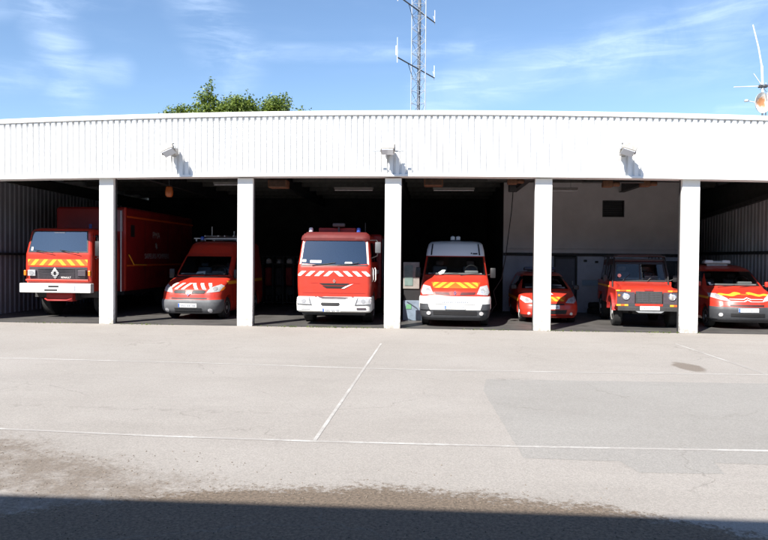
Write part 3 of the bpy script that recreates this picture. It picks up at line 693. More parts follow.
    for s in (-1, 1):
        b = B(); tube(b, [(s*.80, 1.24, 1.12), (s*.79, 1.30, 1.5), (s*.73, 1.48, 1.98), (s*.72, 1.6, 2.05)], .026, 8); obj('roll_bar', b, M['black'], t, 60)
        b = B(); tube(b, [(s*.86, 2.4, 1.25), (s*.84, 2.4, 1.6), (s*.76, 2.4, 2.03)], .024, 8); obj('roll_bar', b, M['black'], t, 60)
        b = B(); tube(b, [(s*.73, 1.48, 2.04), (s*.74, 3.7, 2.04)], .026, 8); obj('roof_bar', b, M['black'], t, 60)
    b = B(); tube(b, [(-.73, 1.47, 2.03), (-.6, 1.44, 2.06), (.6, 1.44, 2.06), (.73, 1.47, 2.03)], .026, 8); obj('roof_bar', b, M['black'], t, 60)
    b = B(); bx(b, -.72, .72, 1.50, 1.56, 1.90, 1.97, .02); obj('visor', b, M['black'], t)
    wipers(t, [[(-.5, 1.24, 1.31), (-.3, 1.30, 1.5)], [(.2, 1.24, 1.31), (.4, 1.30, 1.5)]])
    return t
offroader()

# ================================================================== 7. SMALL MPV (right bay)
def small_van():
    t = thing('fire_car', 'rounded red car with yellow bonnet swirls and dark bumper, in the rightmost bay', 'car', (8.86, 1.0, 0), R(-4), 'fire vehicles parked in the bays')
    bo = Body([(.20, .16, 4.1, .80, .34, .05), (.29, .05, 4.15, .88, .36, .08), (.45, .0, 4.2, .90, .38, .10), (.62, .0, 4.2, .905, .38, .11), (.66, .03, 4.2, .90, .38, .11), (.80, .08, 4.2, .90, .38, .12), (.92, .20, 4.2, .895, .38, .12), (1.0, .40, 4.19, .885, .36, .12),
               (1.06, .65, 4.18, .875, .32, .11), (1.12, .90, 4.17, .87, .28, .11), (1.16, 1.02, 4.16, .865, .24, .1), (1.60, 1.62, 4.05, .73, .22, .09), (1.68, 1.80, 4.0, .70, .24, .09), (1.76, 2.1, 3.9, .62, .25, .08), (1.80, 2.5, 3.7, .48, .25, .06)], .2)
    WS = [(-.74, 1.19), (.74, 1.19), (.65, 1.61), (-.65, 1.61)]
    bo.mesh('body', M['red'], t, [(.86, .31, .37, .62, 1.1), (3.5, .31, .37, .62, 1.1)], cav=(WS, 2.7)); cabin(bo, t, WS, 2.7, (-.36, .36), .36, .36)
    bo.shell('bumper', M['dkgrey'], t, .20, .64, .50, .02)
    bo.decal('windscreen', [(-.74, 1.19), (.74, 1.19), (.65, 1.61), (-.65, 1.61)], M['ws'], t, .006)
    for s in (-1, 1):
        P_ = lambda pts: [(s*x, z) for x, z in pts]
        h = bo.decal('headlight', P_([(.40, .78), (.66, .82), (.88, .90), (.86, 1.0), (.70, .99), (.50, .88)]), M['lamp'], t, .008)
        bo.decal('headlight_bulb', circ(s*.70, .92, .055), M['lampin'], h, .014, g=.03)
        bo.decal('fog_light', circ(s*.68, .42, .05), M['lampin'], t, .03, g=.03)
        bo.decal('side_window', [(1.35, 1.22), (2.1, 1.22), (2.1, 1.6), (1.75, 1.6)], M['glass'], t, .006, 'X', s)
        bo.decal('side_window', [(2.2, 1.22), (3.7, 1.22), (3.6, 1.6), (2.2, 1.6)], M['glass'], t, .006, 'X', s)
        bo.decal('side_stripe', [(.55, .84), (3.9, .88), (3.9, .97), (.55, .90)], M['yellow'], t, .005, 'X', s)
        bo.decal('door_gap', [rect(1.25, 1.262, .4, 1.15), rect(2.15, 2.162, .4, 1.62)], M['black'], t, .004, 'X', s)
        mirror(t, s*.98, 1.25, 1.16, 1.32, .17, .10, [[(s*.86, 1.3, 1.2), (s*.94, 1.27, 1.22)]], M['red'])
        wheel(t, s*.87, .86, .31, .2); wheel(t, s*.87, 3.5, .31, .2)
        bo.decal('bonnet_swirl', [P_([(.08+u*.62, 1.015-.055*u*u+.022*math.sin(u*9)) for u in [k/12 for k in range(13)]]+[(.08+u*.62, .955-.05*u*u+.02*math.sin(u*9+.8)) for u in [k/12 for k in range(12, -1, -1)]])], M['yellow'], t, .006)
    bo.decal('bonnet_swirl', [(-.1, .955), (.1, .955), (.1, 1.0), (0, .985), (-.1, 1.0)], M['orange'], t, .007)
    bo.decal('grille', [rect(-.45, .45, .655, .70)], M['black'], t, .008)
    for z in (.80, .86): bo.decal('emblem', [[(-.44, z-.006), (-.10, z-.006), (0, z+.040), (.10, z-.006), (.44, z-.006), (.44, z-.020), (.08, z-.020), (0, z+.018), (-.08, z-.020), (-.44, z-.020)]], M['retro'], t, .014)
    bo.decal('bumper_intake', [rect(-.44, .44, .38, .46)], M['black'], t, .026)
    plate(bo, t, 0, .555, .52, .11, .03)
    wipers(t, [[(-.5, 1.0, 1.16), (0, 1.06, 1.22)], [(.1, 1.0, 1.16), (.6, 1.08, 1.22)]])
    bo.decal('paper', [(-.66, 1.20), (-.58, 1.20), (-.62, 1.28), (-.68, 1.28)], M['paper'], t, .012)
    b = B(); bx(b, -.45, .45, .3, 3.9, .22, .32); obj('underbody', b, M['black'], t)
    b = B(); bx(b, -.50, .28, 2.2, 2.45, 1.83, 1.93, .03); bx(b, -.4, .2, 2.28, 2.36, 1.76, 1.84); lb = obj('light_bar', b, M['steel'], t, 40)
    b = B(); bx(b, -.48, -.24, 2.18, 2.47, 1.85, 1.95, .03); bx(b, .02, .26, 2.18, 2.47, 1.85, 1.95, .03); obj('light_bar_lens', b, M['clearlens'], lb, 40)
    return t
small_van()
# ================================================================== FIRE STATION
def camber_top(x): return 5.90-.0018*(x+1.7)**2
def camber_bot(x): return 4.135-.0009*(x+1.7)**2
XL, XR, YB = -13.8, 10.75, 14.0
CX = [-9.08, -5.12, -1.02, 3.03, 6.88]
st = thing('fire_station', 'long white fire station with a ribbed sheet fascia over six open vehicle bays', 'building', (-1.1, 0, 0))
def sp(name, bm, mt, smooth=None, parent=None):
    o = obj(name, bm, mt, None, smooth)
    if parent is None: parent = st; o.parent = st; o.location = -Vector(st.location)
    else: o.parent = parent
    return o
M['sheet'] = mat('white_ribbed_sheet', (.80, .80, .79), .42, var=.06, vscale=1.2, stretch=(3, 1, .5))
M['colw'] = mat('white_column_paint', (.80, .80, .79), .55, var=.10, vscale=3, bump=.2, bscale=30, stretch=(1, 1, .4))
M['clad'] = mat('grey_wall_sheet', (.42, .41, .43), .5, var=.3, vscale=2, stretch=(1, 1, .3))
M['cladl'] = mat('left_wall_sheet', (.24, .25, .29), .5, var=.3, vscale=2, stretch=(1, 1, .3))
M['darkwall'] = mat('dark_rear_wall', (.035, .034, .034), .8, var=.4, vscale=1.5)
M['plaster'] = mat('painted_plaster', (.62, .585, .59), .8, var=.14, vscale=1.3)
M['plaster2'] = mat('lower_wall_paint', (.50, .51, .58), .7, var=.2, vscale=2)
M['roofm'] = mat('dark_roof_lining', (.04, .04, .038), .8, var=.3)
# fascia: ribbed sheet, narrow recessed grooves, cambered top and bottom
def ribbed(x0, x1, period, gw, depth, yface, ztop, zbot):
    bm = B(); x = x0; prev = None
    pts = []
    while x < x1:
        pts += [(x, 0), (x+period-gw*1.6, 0), (x+period-gw*1.3, depth), (x+period-gw*.3, depth)]
        x += period
    for (x, d) in pts:
        a = bm.verts.new((x, yface+d, zbot(x))); c = bm.verts.new((x, yface+d, ztop(x)))
        if prev: bm.faces.new((prev[0], a, c, prev[1]))
        prev = (a, c)
    return bm
f = sp('fascia_sheet', ribbed(XL-.1, XR+.1, .166, .046, .055, -.16, lambda x: camber_top(x)-.10, lambda x: camber_bot(x)+.05), M['sheet'])
b = B()
n = 48
for (y0, y1, za, zb) in ((-.20, .25, -.13, 0.),):
    vs = []
    for k in range(n+1):
        x = XL-.15+(XR-XL+.3)*k/n; t_ = camber_top(x)
        vs.append([b.verts.new((x, y0, t_-.115)), b.verts.new((x, y0, t_)), b.verts.new((x, y1, t_+.01)), b.verts.new((x, y1, t_-.115))])
    for A, C in zip(vs, vs[1:]):
        for k in range(4): b.faces.new((A[k], A[(k+1) % 4], C[(k+1) % 4], C[k]))
    b.faces.new(vs[0]); b.faces.new(vs[-1][::-1])
sp('roof_capping', b, M['sheet'])
b = B(); vs = []
for k in range(n+1):
    x = XL-.12+(XR-XL+.24)*k/n; z = camber_bot(x)
    vs.append([b.verts.new((x, -.175, z)), b.verts.new((x, -.175, z+.055)), b.verts.new((x, -.118, z+.055)), b.verts.new((x, .30, z+.02)), b.verts.new((x, .30, z))])
for A, C in zip(vs, vs[1:]):
    for k in range(5): b.faces.new((A[k], A[(k+1) % 5], C[(k+1) % 5], C[k]))
b.faces.new(vs[0]); b.faces.new(vs[-1][::-1])
sp('fascia_trim', b, M['sheet'])
b = B(); bx(b, XL, XR, -.10, .22, 4.16, 5.70); sp('fascia_backing', b, M['dksteel'])
# columns
mt, t_, p = nt('column_paint_scuffed'); L = t_.links
tc = N(t_, 'ShaderNodeTexCoord'); sep = N(t_, 'ShaderNodeSeparateXYZ'); L.new(tc.outputs['Object'], sep.inputs[0])
n_ = N(t_, 'ShaderNodeTexNoise', i_Scale=9., i_Detail=8., i_Roughness=.75); L.new(tc.outputs['Object'], n_.inputs['Vector'])
h_ = N(t_, 'ShaderNodeMapRange'); h_.inputs[1].default_value = .9; h_.inputs[2].default_value = .0; h_.inputs[3].default_value = 0; h_.inputs[4].default_value = .26; L.new(sep.outputs[2], h_.inputs[0])
s_ = N(t_, 'ShaderNodeMath', operation='ADD'); L.new(n_.outputs['Fac'], s_.inputs[0]); L.new(h_.outputs[0], s_.inputs[1])
r_ = N(t_, 'ShaderNodeMapRange'); r_.inputs[1].default_value = .64; r_.inputs[2].default_value = .80; L.new(s_.outputs[0], r_.inputs[0])
mx = N(t_, 'ShaderNodeMix', data_type='RGBA'); mx.inputs[6].default_value = (.78, .78, .76, 1); mx.inputs[7].default_value = (.36, .34, .31, 1); L.new(r_.outputs[0], mx.inputs[0]); L.new(mx.outputs[2], p.inputs['Base Color']); p.inputs['Roughness'].default_value = .6
M['colw'] = mt
for i, (cx, hw) in enumerate(zip(CX, (.205, .215, .222, .224, .228))):
    b = B(); bx(b, cx-hw, cx+hw, 0, .13, 0, 4.10, .008); c = sp('column', b, M['colw'])
    for s in (-1, 1):
        b = B(); bx(b, cx+s*(hw-.02)-.03, cx+s*(hw-.02)+.03, .14, .22, 0.02, 4.1); sp('door_track', b, M['dksteel'])
for cx in (XL+.2, XR-.2):
    b = B(); bx(b, cx-.2, cx+.2, 0, .34, 0, 4.04, .008); sp('column', b, M['colw'])
# bright strip of the door guide seen beside the first column
b = B(); bx(b, -8.80, -8.775, .28, .31, .9, 3.2); sp('guide_rail', b, M['steel'])
# side walls: ribbed sheets running back
def sidewall(x, y0, y1, z0, z1, sgn, mt, name, period=.25):
    bm = B(); prev = None; y = y0
    pts = []
    while y < y1:
        pts += [(0, y), (0, y+period*.5), (.035*sgn, y+period*.62), (.035*sgn, y+period*.88)]
        y += period
    for d, yy in pts:
        a = bm.verts.new((x+d, yy, z0)); c = bm.verts.new((x+d, yy, z1))
        if prev: bm.faces.new((prev[0], a, c, prev[1]))
        prev = (a, c)
    return sp(name, bm, mt)
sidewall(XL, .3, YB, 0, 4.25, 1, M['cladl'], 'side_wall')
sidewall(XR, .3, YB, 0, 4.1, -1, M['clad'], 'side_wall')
for x in (XL-.2, XR+.06): b = B(); bx(b, x, x+.14, 0, YB+.2, 0, 5.1); sp('outer_side_wall', b, M['sheet'])
b = B(); bx(b, XL+.03, XL+.12, .3, YB, 1.90, 1.98); sp('wall_rail', b, M['dksteel'])
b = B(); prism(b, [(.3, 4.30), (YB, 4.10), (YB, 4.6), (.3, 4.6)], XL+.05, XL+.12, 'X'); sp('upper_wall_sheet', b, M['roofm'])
b = B(); bx(b, XR-.12, XR-.03, .3, YB, 2.15, 2.25); sp('wall_rail', b, M['dksteel'])
# sloping brace and dark sheet above it on the right wall
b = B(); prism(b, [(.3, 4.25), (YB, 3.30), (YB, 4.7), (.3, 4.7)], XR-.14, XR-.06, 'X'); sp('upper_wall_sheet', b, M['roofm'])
b = B(); prism(b, [(.3, 4.12), (YB, 3.20), (YB, 3.32), (.3, 4.26)], XR-.24, XR-.10, 'X'); sp('wall_brace', b, M['dksteel'])
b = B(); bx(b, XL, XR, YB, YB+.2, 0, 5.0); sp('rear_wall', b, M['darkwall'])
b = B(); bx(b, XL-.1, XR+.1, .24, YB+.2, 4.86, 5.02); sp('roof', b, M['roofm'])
# roof beams and purlins
for cx in CX:
    b = B(); bx(b, cx-.09, cx+.09, .36, YB, 4.36, 4.38); bx(b, cx-.09, cx+.09, .36, YB, 4.82, 4.84); bx(b, cx-.012, cx+.012, .36, YB, 4.38, 4.82)
    sp('roof_beam', b, M['dksteel'])
b = B()
for k in range(8):
    y = 1.0+k*1.7
    xs = [XL]+CX+[XR]
    for x0, x1 in zip(xs, xs[1:]): bx(b, x0+.10, x1-.10, y-.04, y+.04, 4.66, 4.85)
sp('purlin', b, mat('purlin_steel', (.09, .088, .08), .6, var=.3))
# block of rooms behind bays five and six: pale wall, lower band, pipe, door
XP0, YP = 2.67, 6.6
xs0 = XP0; XP1 = 9.3
b = B()
bx(b, xs0, 4.50, YP, YP+.2, 2.06, 4.84); bx(b, 4.50, 5.34, YP, YP+.2, 2.06, 4.84); bx(b, 5.34, 6.24, YP, YP+.2, 2.06, 4.84)
bx(b, 6.24, 6.95, YP, YP+.2, 2.06, 3.50); bx(b, 6.24, 6.95, YP, YP+.2, 4.04, 4.84); bx(b, 6.95, XP1, YP, YP+.2, 2.06, 4.84)
bmesh.ops.remove_doubles(b, verts=b.verts[:], dist=.0001)
sp('partition_wall', b, M['plaster'])
b = B(); bx(b, xs0, 4.50, YP-.003, YP+.2, 0, 2.055); bx(b, 5.34, XP1, YP-.003, YP+.2, 0, 2.055); sp('lower_wall', b, M['plaster2'])
b = B(); bx(b, xs0-.02, xs0+.0, YP+.01, YB-.1, 0, 4.84); sp('partition_side', b, M['darkwall'])
b = B(); bx(b, XP1, XP1+.02, YP+.01, YB-.1, 0, 4.84); sp('partition_side', b, M['darkwall'])
b = B(); tube(b, [(xs0, YP-.08, 2.10), (XP1, YP-.08, 2.10)], .05, 8); sp('wall_pipe', b, M['dksteel'])
b = B(); tube(b, [(xs0, YP-.05, 2.30), (XP1, YP-.05, 2.30)], .02, 6); sp('wall_pipe', b, M['plaster'])
b = B(); bx(b, 6.24, 6.95, YP+.10, YP+.16, 3.50, 4.04); v = sp('vent', b, M['black'])
b = B(); bx(b, 6.21, 6.24, YP-.02, YP+.1, 3.47, 4.07); bx(b, 6.95, 6.98, YP-.02, YP+.1, 3.47, 4.07); bx(b, 6.24, 6.95, YP-.02, YP+.1, 3.47, 3.50); bx(b, 6.24, 6.95, YP-.02, YP+.1, 4.04, 4.07)
for k in range(6): bx(b, 6.24, 6.95, YP+.03, YP+.09, 3.55+k*.08, 3.56+k*.08)
o = obj('vent_frame', b, M['dksteel'], v)
b = B(); bx(b, 4.56, 5.28, YP+.08, YP+.13, .02, 1.97); d = sp('door', b, mat('grey_door', (.13, .13, .155), .6, var=.1))
b = B(); bx(b, 4.50, 4.56, YP-.02, YP+.18, 0, 2.03); bx(b, 5.28, 5.34, YP-.02, YP+.18, 0, 2.03); bx(b, 4.56, 5.28, YP-.02, YP+.18, 1.97, 2.03); obj('door_frame', b, M['black'], d)
b = B(); bx(b, 5.17, 5.21, YP+.03, YP+.08, 1.0, 1.14, .005); obj('door_handle', b, M['steel'], d)
# internal dividing wall between bays four and five, short nib by the front
b = B(); bx(b, 2.86, 3.18, .36, .50, 0, 4.3); sp('wall_nib', b, M['darkwall'])
# threshold gutter
b = B(); bx(b, XL+.4, XR-.4, .05, .13, .004, .012); sp('door_sill', b, M['dksteel'])

# ------------------------------------------------------------------ floodlights
def floodlight(x, z, cat_label, bar=False, tilt=0.):
    t = thing('floodlight', cat_label, 'floodlight', (x, -.16, z), 0, 'floodlights on the white fascia')
    b = B(); bx(b, -.05, .05, -.03, .0, -.12, .06, .005); tube(b, [(0, -.02, -.02), (0, -.22, -.05), (0, -.34, .0)], .02, 8); obj('bracket', b, M['steel'], t)
    mx = Matrix.Translation((0, -.46, .02)) @ Matrix.Rotation(tilt, 4, 'Y') @ Matrix.Rotation(R(-28), 4, 'X')
    b = B()
    prof = [(.17, -.12), (.19, .02), (.15, .10), (.06, .17)]
    rings = []
    for w, zz in prof:
        rings.append([b.verts.new(mx @ Vector((sx*w, sy*w*.78, zz))) for sx, sy in ((-1, -1), (1, -1), (1, 1), (-1, 1))])
    for A, C in zip(rings, rings[1:]):
        for k in range(4): b.faces.new((A[k], A[(k+1) % 4], C[(k+1) % 4], C[k]))
    b.faces.new(rings[0][::-1]); b.faces.new(rings[-1])
    bmesh.ops.bevel(b, geom=b.edges[:], offset=.015, segments=2, affect='EDGES')
    h = obj('lamp_housing', b, mat('aged_lamp_housing', (.42, .40, .37), .5, var=.3, vscale=12), t, 40)
    b = B(); bx(b, -.15, .15, -.115, .115, -.135, -.122, mtx=mx); obj('lamp_glass', b, M['clearlens'], h)
    b = B(); bx(b, -.13, .13, -.30, -.05, -.10, .10, .02); obj('ballast_box', b, mat('aged_ballast_box', (.33, .31, .29), .6, var=.3, vscale=12), t, 40)
    b = B(); bx(b, -.2, -.185, -.04, .04, -.10, .05, mtx=mx); bx(b, .185, .2, -.04, .04, -.10, .05, mtx=mx); bx(b, -.2, .2, -.03, .03, .10, .115, mtx=mx); obj('yoke', b, M['steel'], h)
    if bar:
        b = B(); bx(b, -.42, .42, -.40, -.36, -.07, -.03, .008); obj('cross_bar', b, M['steel'], t)
    return t
floodlight(-7.06, 4.78, 'grey floodlight on the white fascia above the bay of the ladder van', tilt=R(-24))
floodlight(-1.14, 4.80, 'grey floodlight with a horizontal cross bar above the middle column', bar=True)
floodlight(5.06, 4.77, 'grey floodlight on the white fascia above the bay of the boxy off-roader', tilt=R(18))

# ------------------------------------------------------------------ things inside the bays
def tube_light(x, y, z, label, ln=1.25):
    t = thing('ceiling_light', label, 'ceiling light', (x, y, z), 0, 'unlit strip lights under the station roof')
    b = B(); bx(b, -ln/2, ln/2, -.06, .06, 0, .06, .01); obj('fitting', b, mat('enamel', (.16, .16, .155), .5, var=.2), t)
    b = B(); tube(b, [(-ln/2+.02, 0, -.03), (ln/2-.02, 0, -.03)], .02, 8); obj('light_tube', b, M['steel'], t)
    b = B(); tube(b, [(-ln/3, 0, .06), (-ln/3, 0, 4.7-z)], .006, 5); tube(b, [(ln/3, 0, .06), (ln/3, 0, 4.7-z)], .006, 5); obj('hanger', b, M['dksteel'], t)
tube_light(-2.35, 2.2, 4.02, 'unlit strip light under the roof above the fire engine', 1.2)
tube_light(.72, 3.0, 4.10, 'unlit strip light under the roof above the ambulance', 1.3)
tube_light(3.95, 3.2, 4.12, 'unlit strip light under the roof just right of the fourth column', 1.3)
tube_light(-6.2, 2.6, 4.22, 'unlit strip light under the roof above the ladder van', 1.3)
def heater(x, y, z, label):
    t = thing('unit_heater', label, 'heater', (x, y, z), 0, 'heaters hung under the station roof')
    b = B(); bx(b, -.28, .28, -.2, .2, -.12, .12, .03); obj('casing', b, M['rust'], t)
    b = B()
    for k in range(5): bx(b, -.24, .24, -.215, -.20, -.09+k*.04, -.078+k*.04)
    obj('louvre', b, M['dksteel'], t)
    b = B(); tube(b, [(-.2, 0, .12), (-.2, 0, 4.7-z)], .012, 6); tube(b, [(.2, 0, .12), (.2, 0, 4.7-z)], .012, 6); obj('hanger', b, M['dksteel'], t)
heater(-4.45, 1.2, 4.06, 'rusty heater hung under the roof left of the fire engine')
heater(.08, 1.6, 4.16, 'rusty heater hung under the roof at the left of the ambulance bay')
def door_motor(x, y, z, label):
    t = thing('door_motor', label, 'door motor', (x, y, z), 0, 'door motors under the station roof')
    b = B(); bx(b, -.14, .14, -.1, .1, -.1, .1, .03); lathe(b, [(.07, .13), (.07, .32), (.05, .34)], 'X', 14); obj('motor_housing', b, M['rust'], t, 40)
    b = B(); tube(b, [(-.7, 0, .05), (1.0, 0, .05)], .03, 8); tube(b, [(-.5, 0, .05), (-.9, .3, .2)], .02, 6); obj('drive_shaft', b, M['dksteel'], t)
    b = B(); tube(b, [(0, 0, .1), (0, 0, 4.7-z)], .02, 6); obj('hanger', b, M['dksteel'], t)
door_motor(4.95, 1.0, 4.06, 'rust-brown door motor under the lintel left of the off-roader bay')
door_motor(2.35, 1.4, 4.18, 'dark door motor under the lintel left of the fourth column')
door_motor(6.1, 1.4, 4.12, 'rust-brown door motor with pipes under the lintel above the off-roader')
# pendant orange lamp
t = thing('warning_lamp', 'orange lamp hanging under the lintel above the ladder van', 'lamp', (-7.86, 1.5, 3.70))
b = B(); lathe(b, [(.02, .34), (.09, .30), (.12, .15), (.11, .05), (.07, .0)], 'Z', 18); obj('lamp_lens', b, mat('orange_plastic', (.36, .09, .02), .35, var=.1), t, 40)
b = B(); tube(b, [(0, 0, .34), (0, 0, 1.0)], .012, 6); obj('cable', b, M['dkgrey'], t)
# exhaust / air hose in bay four
t = thing('air_hose', 'black air line hanging from the ceiling in front of the pale inner wall', 'hose', (2.55, 3.0, 4.2))
b = B(); bx(b, -.12, .10, -.1, .1, -.18, .12, .03); obj('hose_reel', b, M['black'], t, 40)
b = B(); tube(b, [(.02, 0, -.15), (-.02, .02, -.8), (-.10, .04, -1.5), (-.18, .05, -2.2), (-.30, .05, -2.9), (-.55, .05, -3.3), (-.45, .05, -3.7), (-.7, 0, -4.05)], .016, 6); obj('hose', b, M['black'], t, 60)
b = B(); tube(b, [(0, 0, .12), (0, 0, .5)], .02, 6); obj('hanger', b, M['dksteel'], t)
# small items on pale wall
t = thing('notice_board', 'pale blue notice board on the inner wall beside the off-roader', 'notice board', (5.86, 6.585, 1.08))
b = B(); bx(b, -.34, .34, -.012, .0, -.10, .10); obj('board', b, mat('pale_blue', (.30, .40, .52), .5, var=.2), t)
b = B(); bx(b, -.36, .36, -.016, .004, -.125, -.10); bx(b, -.36, .36, -.016, .004, .10, .12); obj('board_frame', b, M['steel'], t)
for i, (x, z, lb) in enumerate(((5.62, 1.88, 'left'), (6.02, 1.84, 'middle'), (6.34, 1.88, 'right'))):
    b = B(); bx(b, x-.05, x+.05, 6.50, 6.597, z-.04, z+.04, .01); tag(obj('wall_socket', b, M['black'], None), '%s of the three small black sockets under the pipe on the inner wall' % (lb if lb != 'left' else 'leftmost') if lb != 'right' else 'rightmost of the three small black sockets under the pipe on the inner wall', 'socket', 'sockets on the inner wall')
# spare tyres near the wall
for k in range(2):
    t = thing('spare_tyre', ['lower spare tyre lying on the floor by the inner wall', 'upper spare tyre lying on top of another by the inner wall'][k], 'tyre', (5.95+.03*k, 6.05, .2*k), .4*k, 'spare tyres by the inner wall')
    b = B(); lathe(b, [(.19, 0.02), (.21, .0), (.32, .0), (.35, .04), (.35, .16), (.32, .20), (.21, .20), (.19, .18)], 'Z', 26)
    obj('tread', b, M['tyre'], t, 40)
# racks of turnout clothes at the left of bay three
for k in range(5):
    x = -6.5+k*.42
    t = thing('turnout_locker', 'open kit locker, %s in the row left of the fire engine' % ['first from the left', 'second from the left', 'third from the left', 'fourth from the left', 'fifth from the left'][k], 'locker', (x, 8.6, 0), 0, 'lockers at the back of the bay')
    b = B(); bx(b, -.20, -.18, -.25, .25, 0, 1.95); bx(b, .18, .20, -.25, .25, 0, 1.95); bx(b, -.18, .18, .23, .25, 0, 1.95); bx(b, -.18, .18, -.25, .23, .08, .10); bx(b, -.18, .18, -.25, .23, 1.62, 1.64); bx(b, -.18, .18, -.25, .23, 1.93, 1.95)
    obj('cabinet', b, M['dksteel'], t)
    b = B(); bx(b, -.14, .14, -.14, .12, .75, 1.5, .06); obj('jacket', b, M['skinred'] if k % 2 == 0 else M['seat'], t, 50)
    b = B(); lathe(b, [(.12, 1.66), (.13, 1.70), (.11, 1.80), (.03, 1.86)], 'Z', 14); obj('helmet', b, M['steel'] if k % 2 else M['retro'], t, 50)
    b = B()
    for s in (-.07, .07): bx(b, s-.045, s+.045, -.15, .10, .10, .38, .03)
    obj('boots', b, M['black'], t, 50)
# pale cabinet and bin left of the ambulance
t = thing('cabinet', 'narrow white metal cabinet standing left of the ambulance in the dark bay', 'cabinet', (-.62, 2.6, 0))
b = B(); bx(b, -.20, .30, -.2, .2, .98, 1.80, .01); c_ = obj('upper_case', b, mat('faded_white_metal', (.30, .28, .26), .5, var=.3), t)
b = B(); bx(b, -.15, .10, -.215, -.2, 1.08, 1.70); obj('case_panel', b, mat('grey_green_panel', (.18, .26, .24), .4, var=.3), c_)
b = B(); bx(b, -.20, .42, -.2, .2, .0, .62, .01); c_ = obj('lower_case', b, mat('pale_blue_grey', (.20, .26, .34), .5, var=.3), t)
b = B(); bx(b, -.1, .06, -.215, -.2, .36, .50); obj('case_label', b, mat('green_label', (.12, .3, .16), .5), c_)
b = B(); bx(b, -.18, .40, -.16, .18, .62, .98); obj('shelf_gap', b, M['black'], t)
# dark locker at the right rear of the off-roader
t = thing('steel_cupboard', 'dark steel cupboard against the inner wall behind the fifth column', 'cupboard', (8.55, 6.3, 0))
b = B(); bx(b, -.3, .5, -.25, .25, 0, 1.9, .01); obj('cupboard_body', b, M['dksteel'], t)
b = B(); bx(b, .09, .10, -.26, -.25, .1, 1.8); bx(b, .04, .06, -.28, -.25, .9, 1.1); obj('cupboard_door_handle', b, M['steel'], t)

# ------------------------------------------------------------------ lattice mast
def lattice_mast():
    t = thing('lattice_mast', 'tall galvanised lattice radio mast rising behind the flat roof', 'radio mast', (-.68, 16.0, 0))
    w0, H_ = .40, 20.0
    legs = [(-w0*.92, -.22), (w0*.92, -.22), (0, .45)]
    wd = lambda z: 1.0-.012*max(0, z-6)*.4
    for lx, ly in legs:
        b = B(); tube(b, [(lx*wd(0), ly, 0), (lx*wd(H_), ly, H_)], .027, 8); obj('leg', b, M['steel2'], t)
    b = B(); z = .4; k = 0
    while z < H_-.6:
        P_ = [(lx*wd(z), ly, z) for lx, ly in legs]; Q = [(lx*wd(z), ly, z+.62) for lx, ly in legs]
        for i in range(3):
            j = (i+1) % 3
            tube(b, [P_[i], P_[j]], .013, 5)
            tube(b, [P_[i], Q[j]] if k % 2 else [Q[i], P_[j]], .012, 5)
        z += .62; k += 1
    s = obj('bracing', b, M['steel2'], t)
    b = B(); tube(b, [(.05, .05, 4), (.07, .05, H_)], .04, 8); tube(b, [(-.05, .1, 4), (-.04, .1, H_)], .022, 6); obj('cable_run', b, M['grey'], t)
    for z, dy in ((11.5, 1.9), (14.42, 1.9)):
        b = B(); tube(b, [(-.98, -dy, z), (.80, dy, z)], .032, 8)
        tube(b, [(-.5, -.9, z), (-.3, -.2, z-.5)], .015, 5)
        a = obj('antenna_arm', b, M['dksteel'], t)
        b = B(); tube(b, [(-.98, -dy, z-.25), (-.98, -dy, z+.35)], .022, 6); tube(b, [(-.98, -dy, z+.15), (-.98, -dy, z+.95)], .013, 6); tube(b, [(-1.03, -dy, z+.1), (-1.03, -dy, z+.55)], .03, 6); obj('whip_antenna', b, M['antw'], a)
        b = B(); tube(b, [(.80, dy, z-.12), (.80, dy, z+.65)], .018, 6); tube(b, [(.80, dy, z+.12), (.72, dy, z+.35)], .012, 5); obj('whip_antenna', b, M['antw'], a)
    return t
M['steel2'] = mat('bright_galvanised', (.44, .48, .54), .4, metal=.3, var=.15)
M['antw'] = mat('antenna_white', (.75, .76, .78), .4)
lattice_mast()
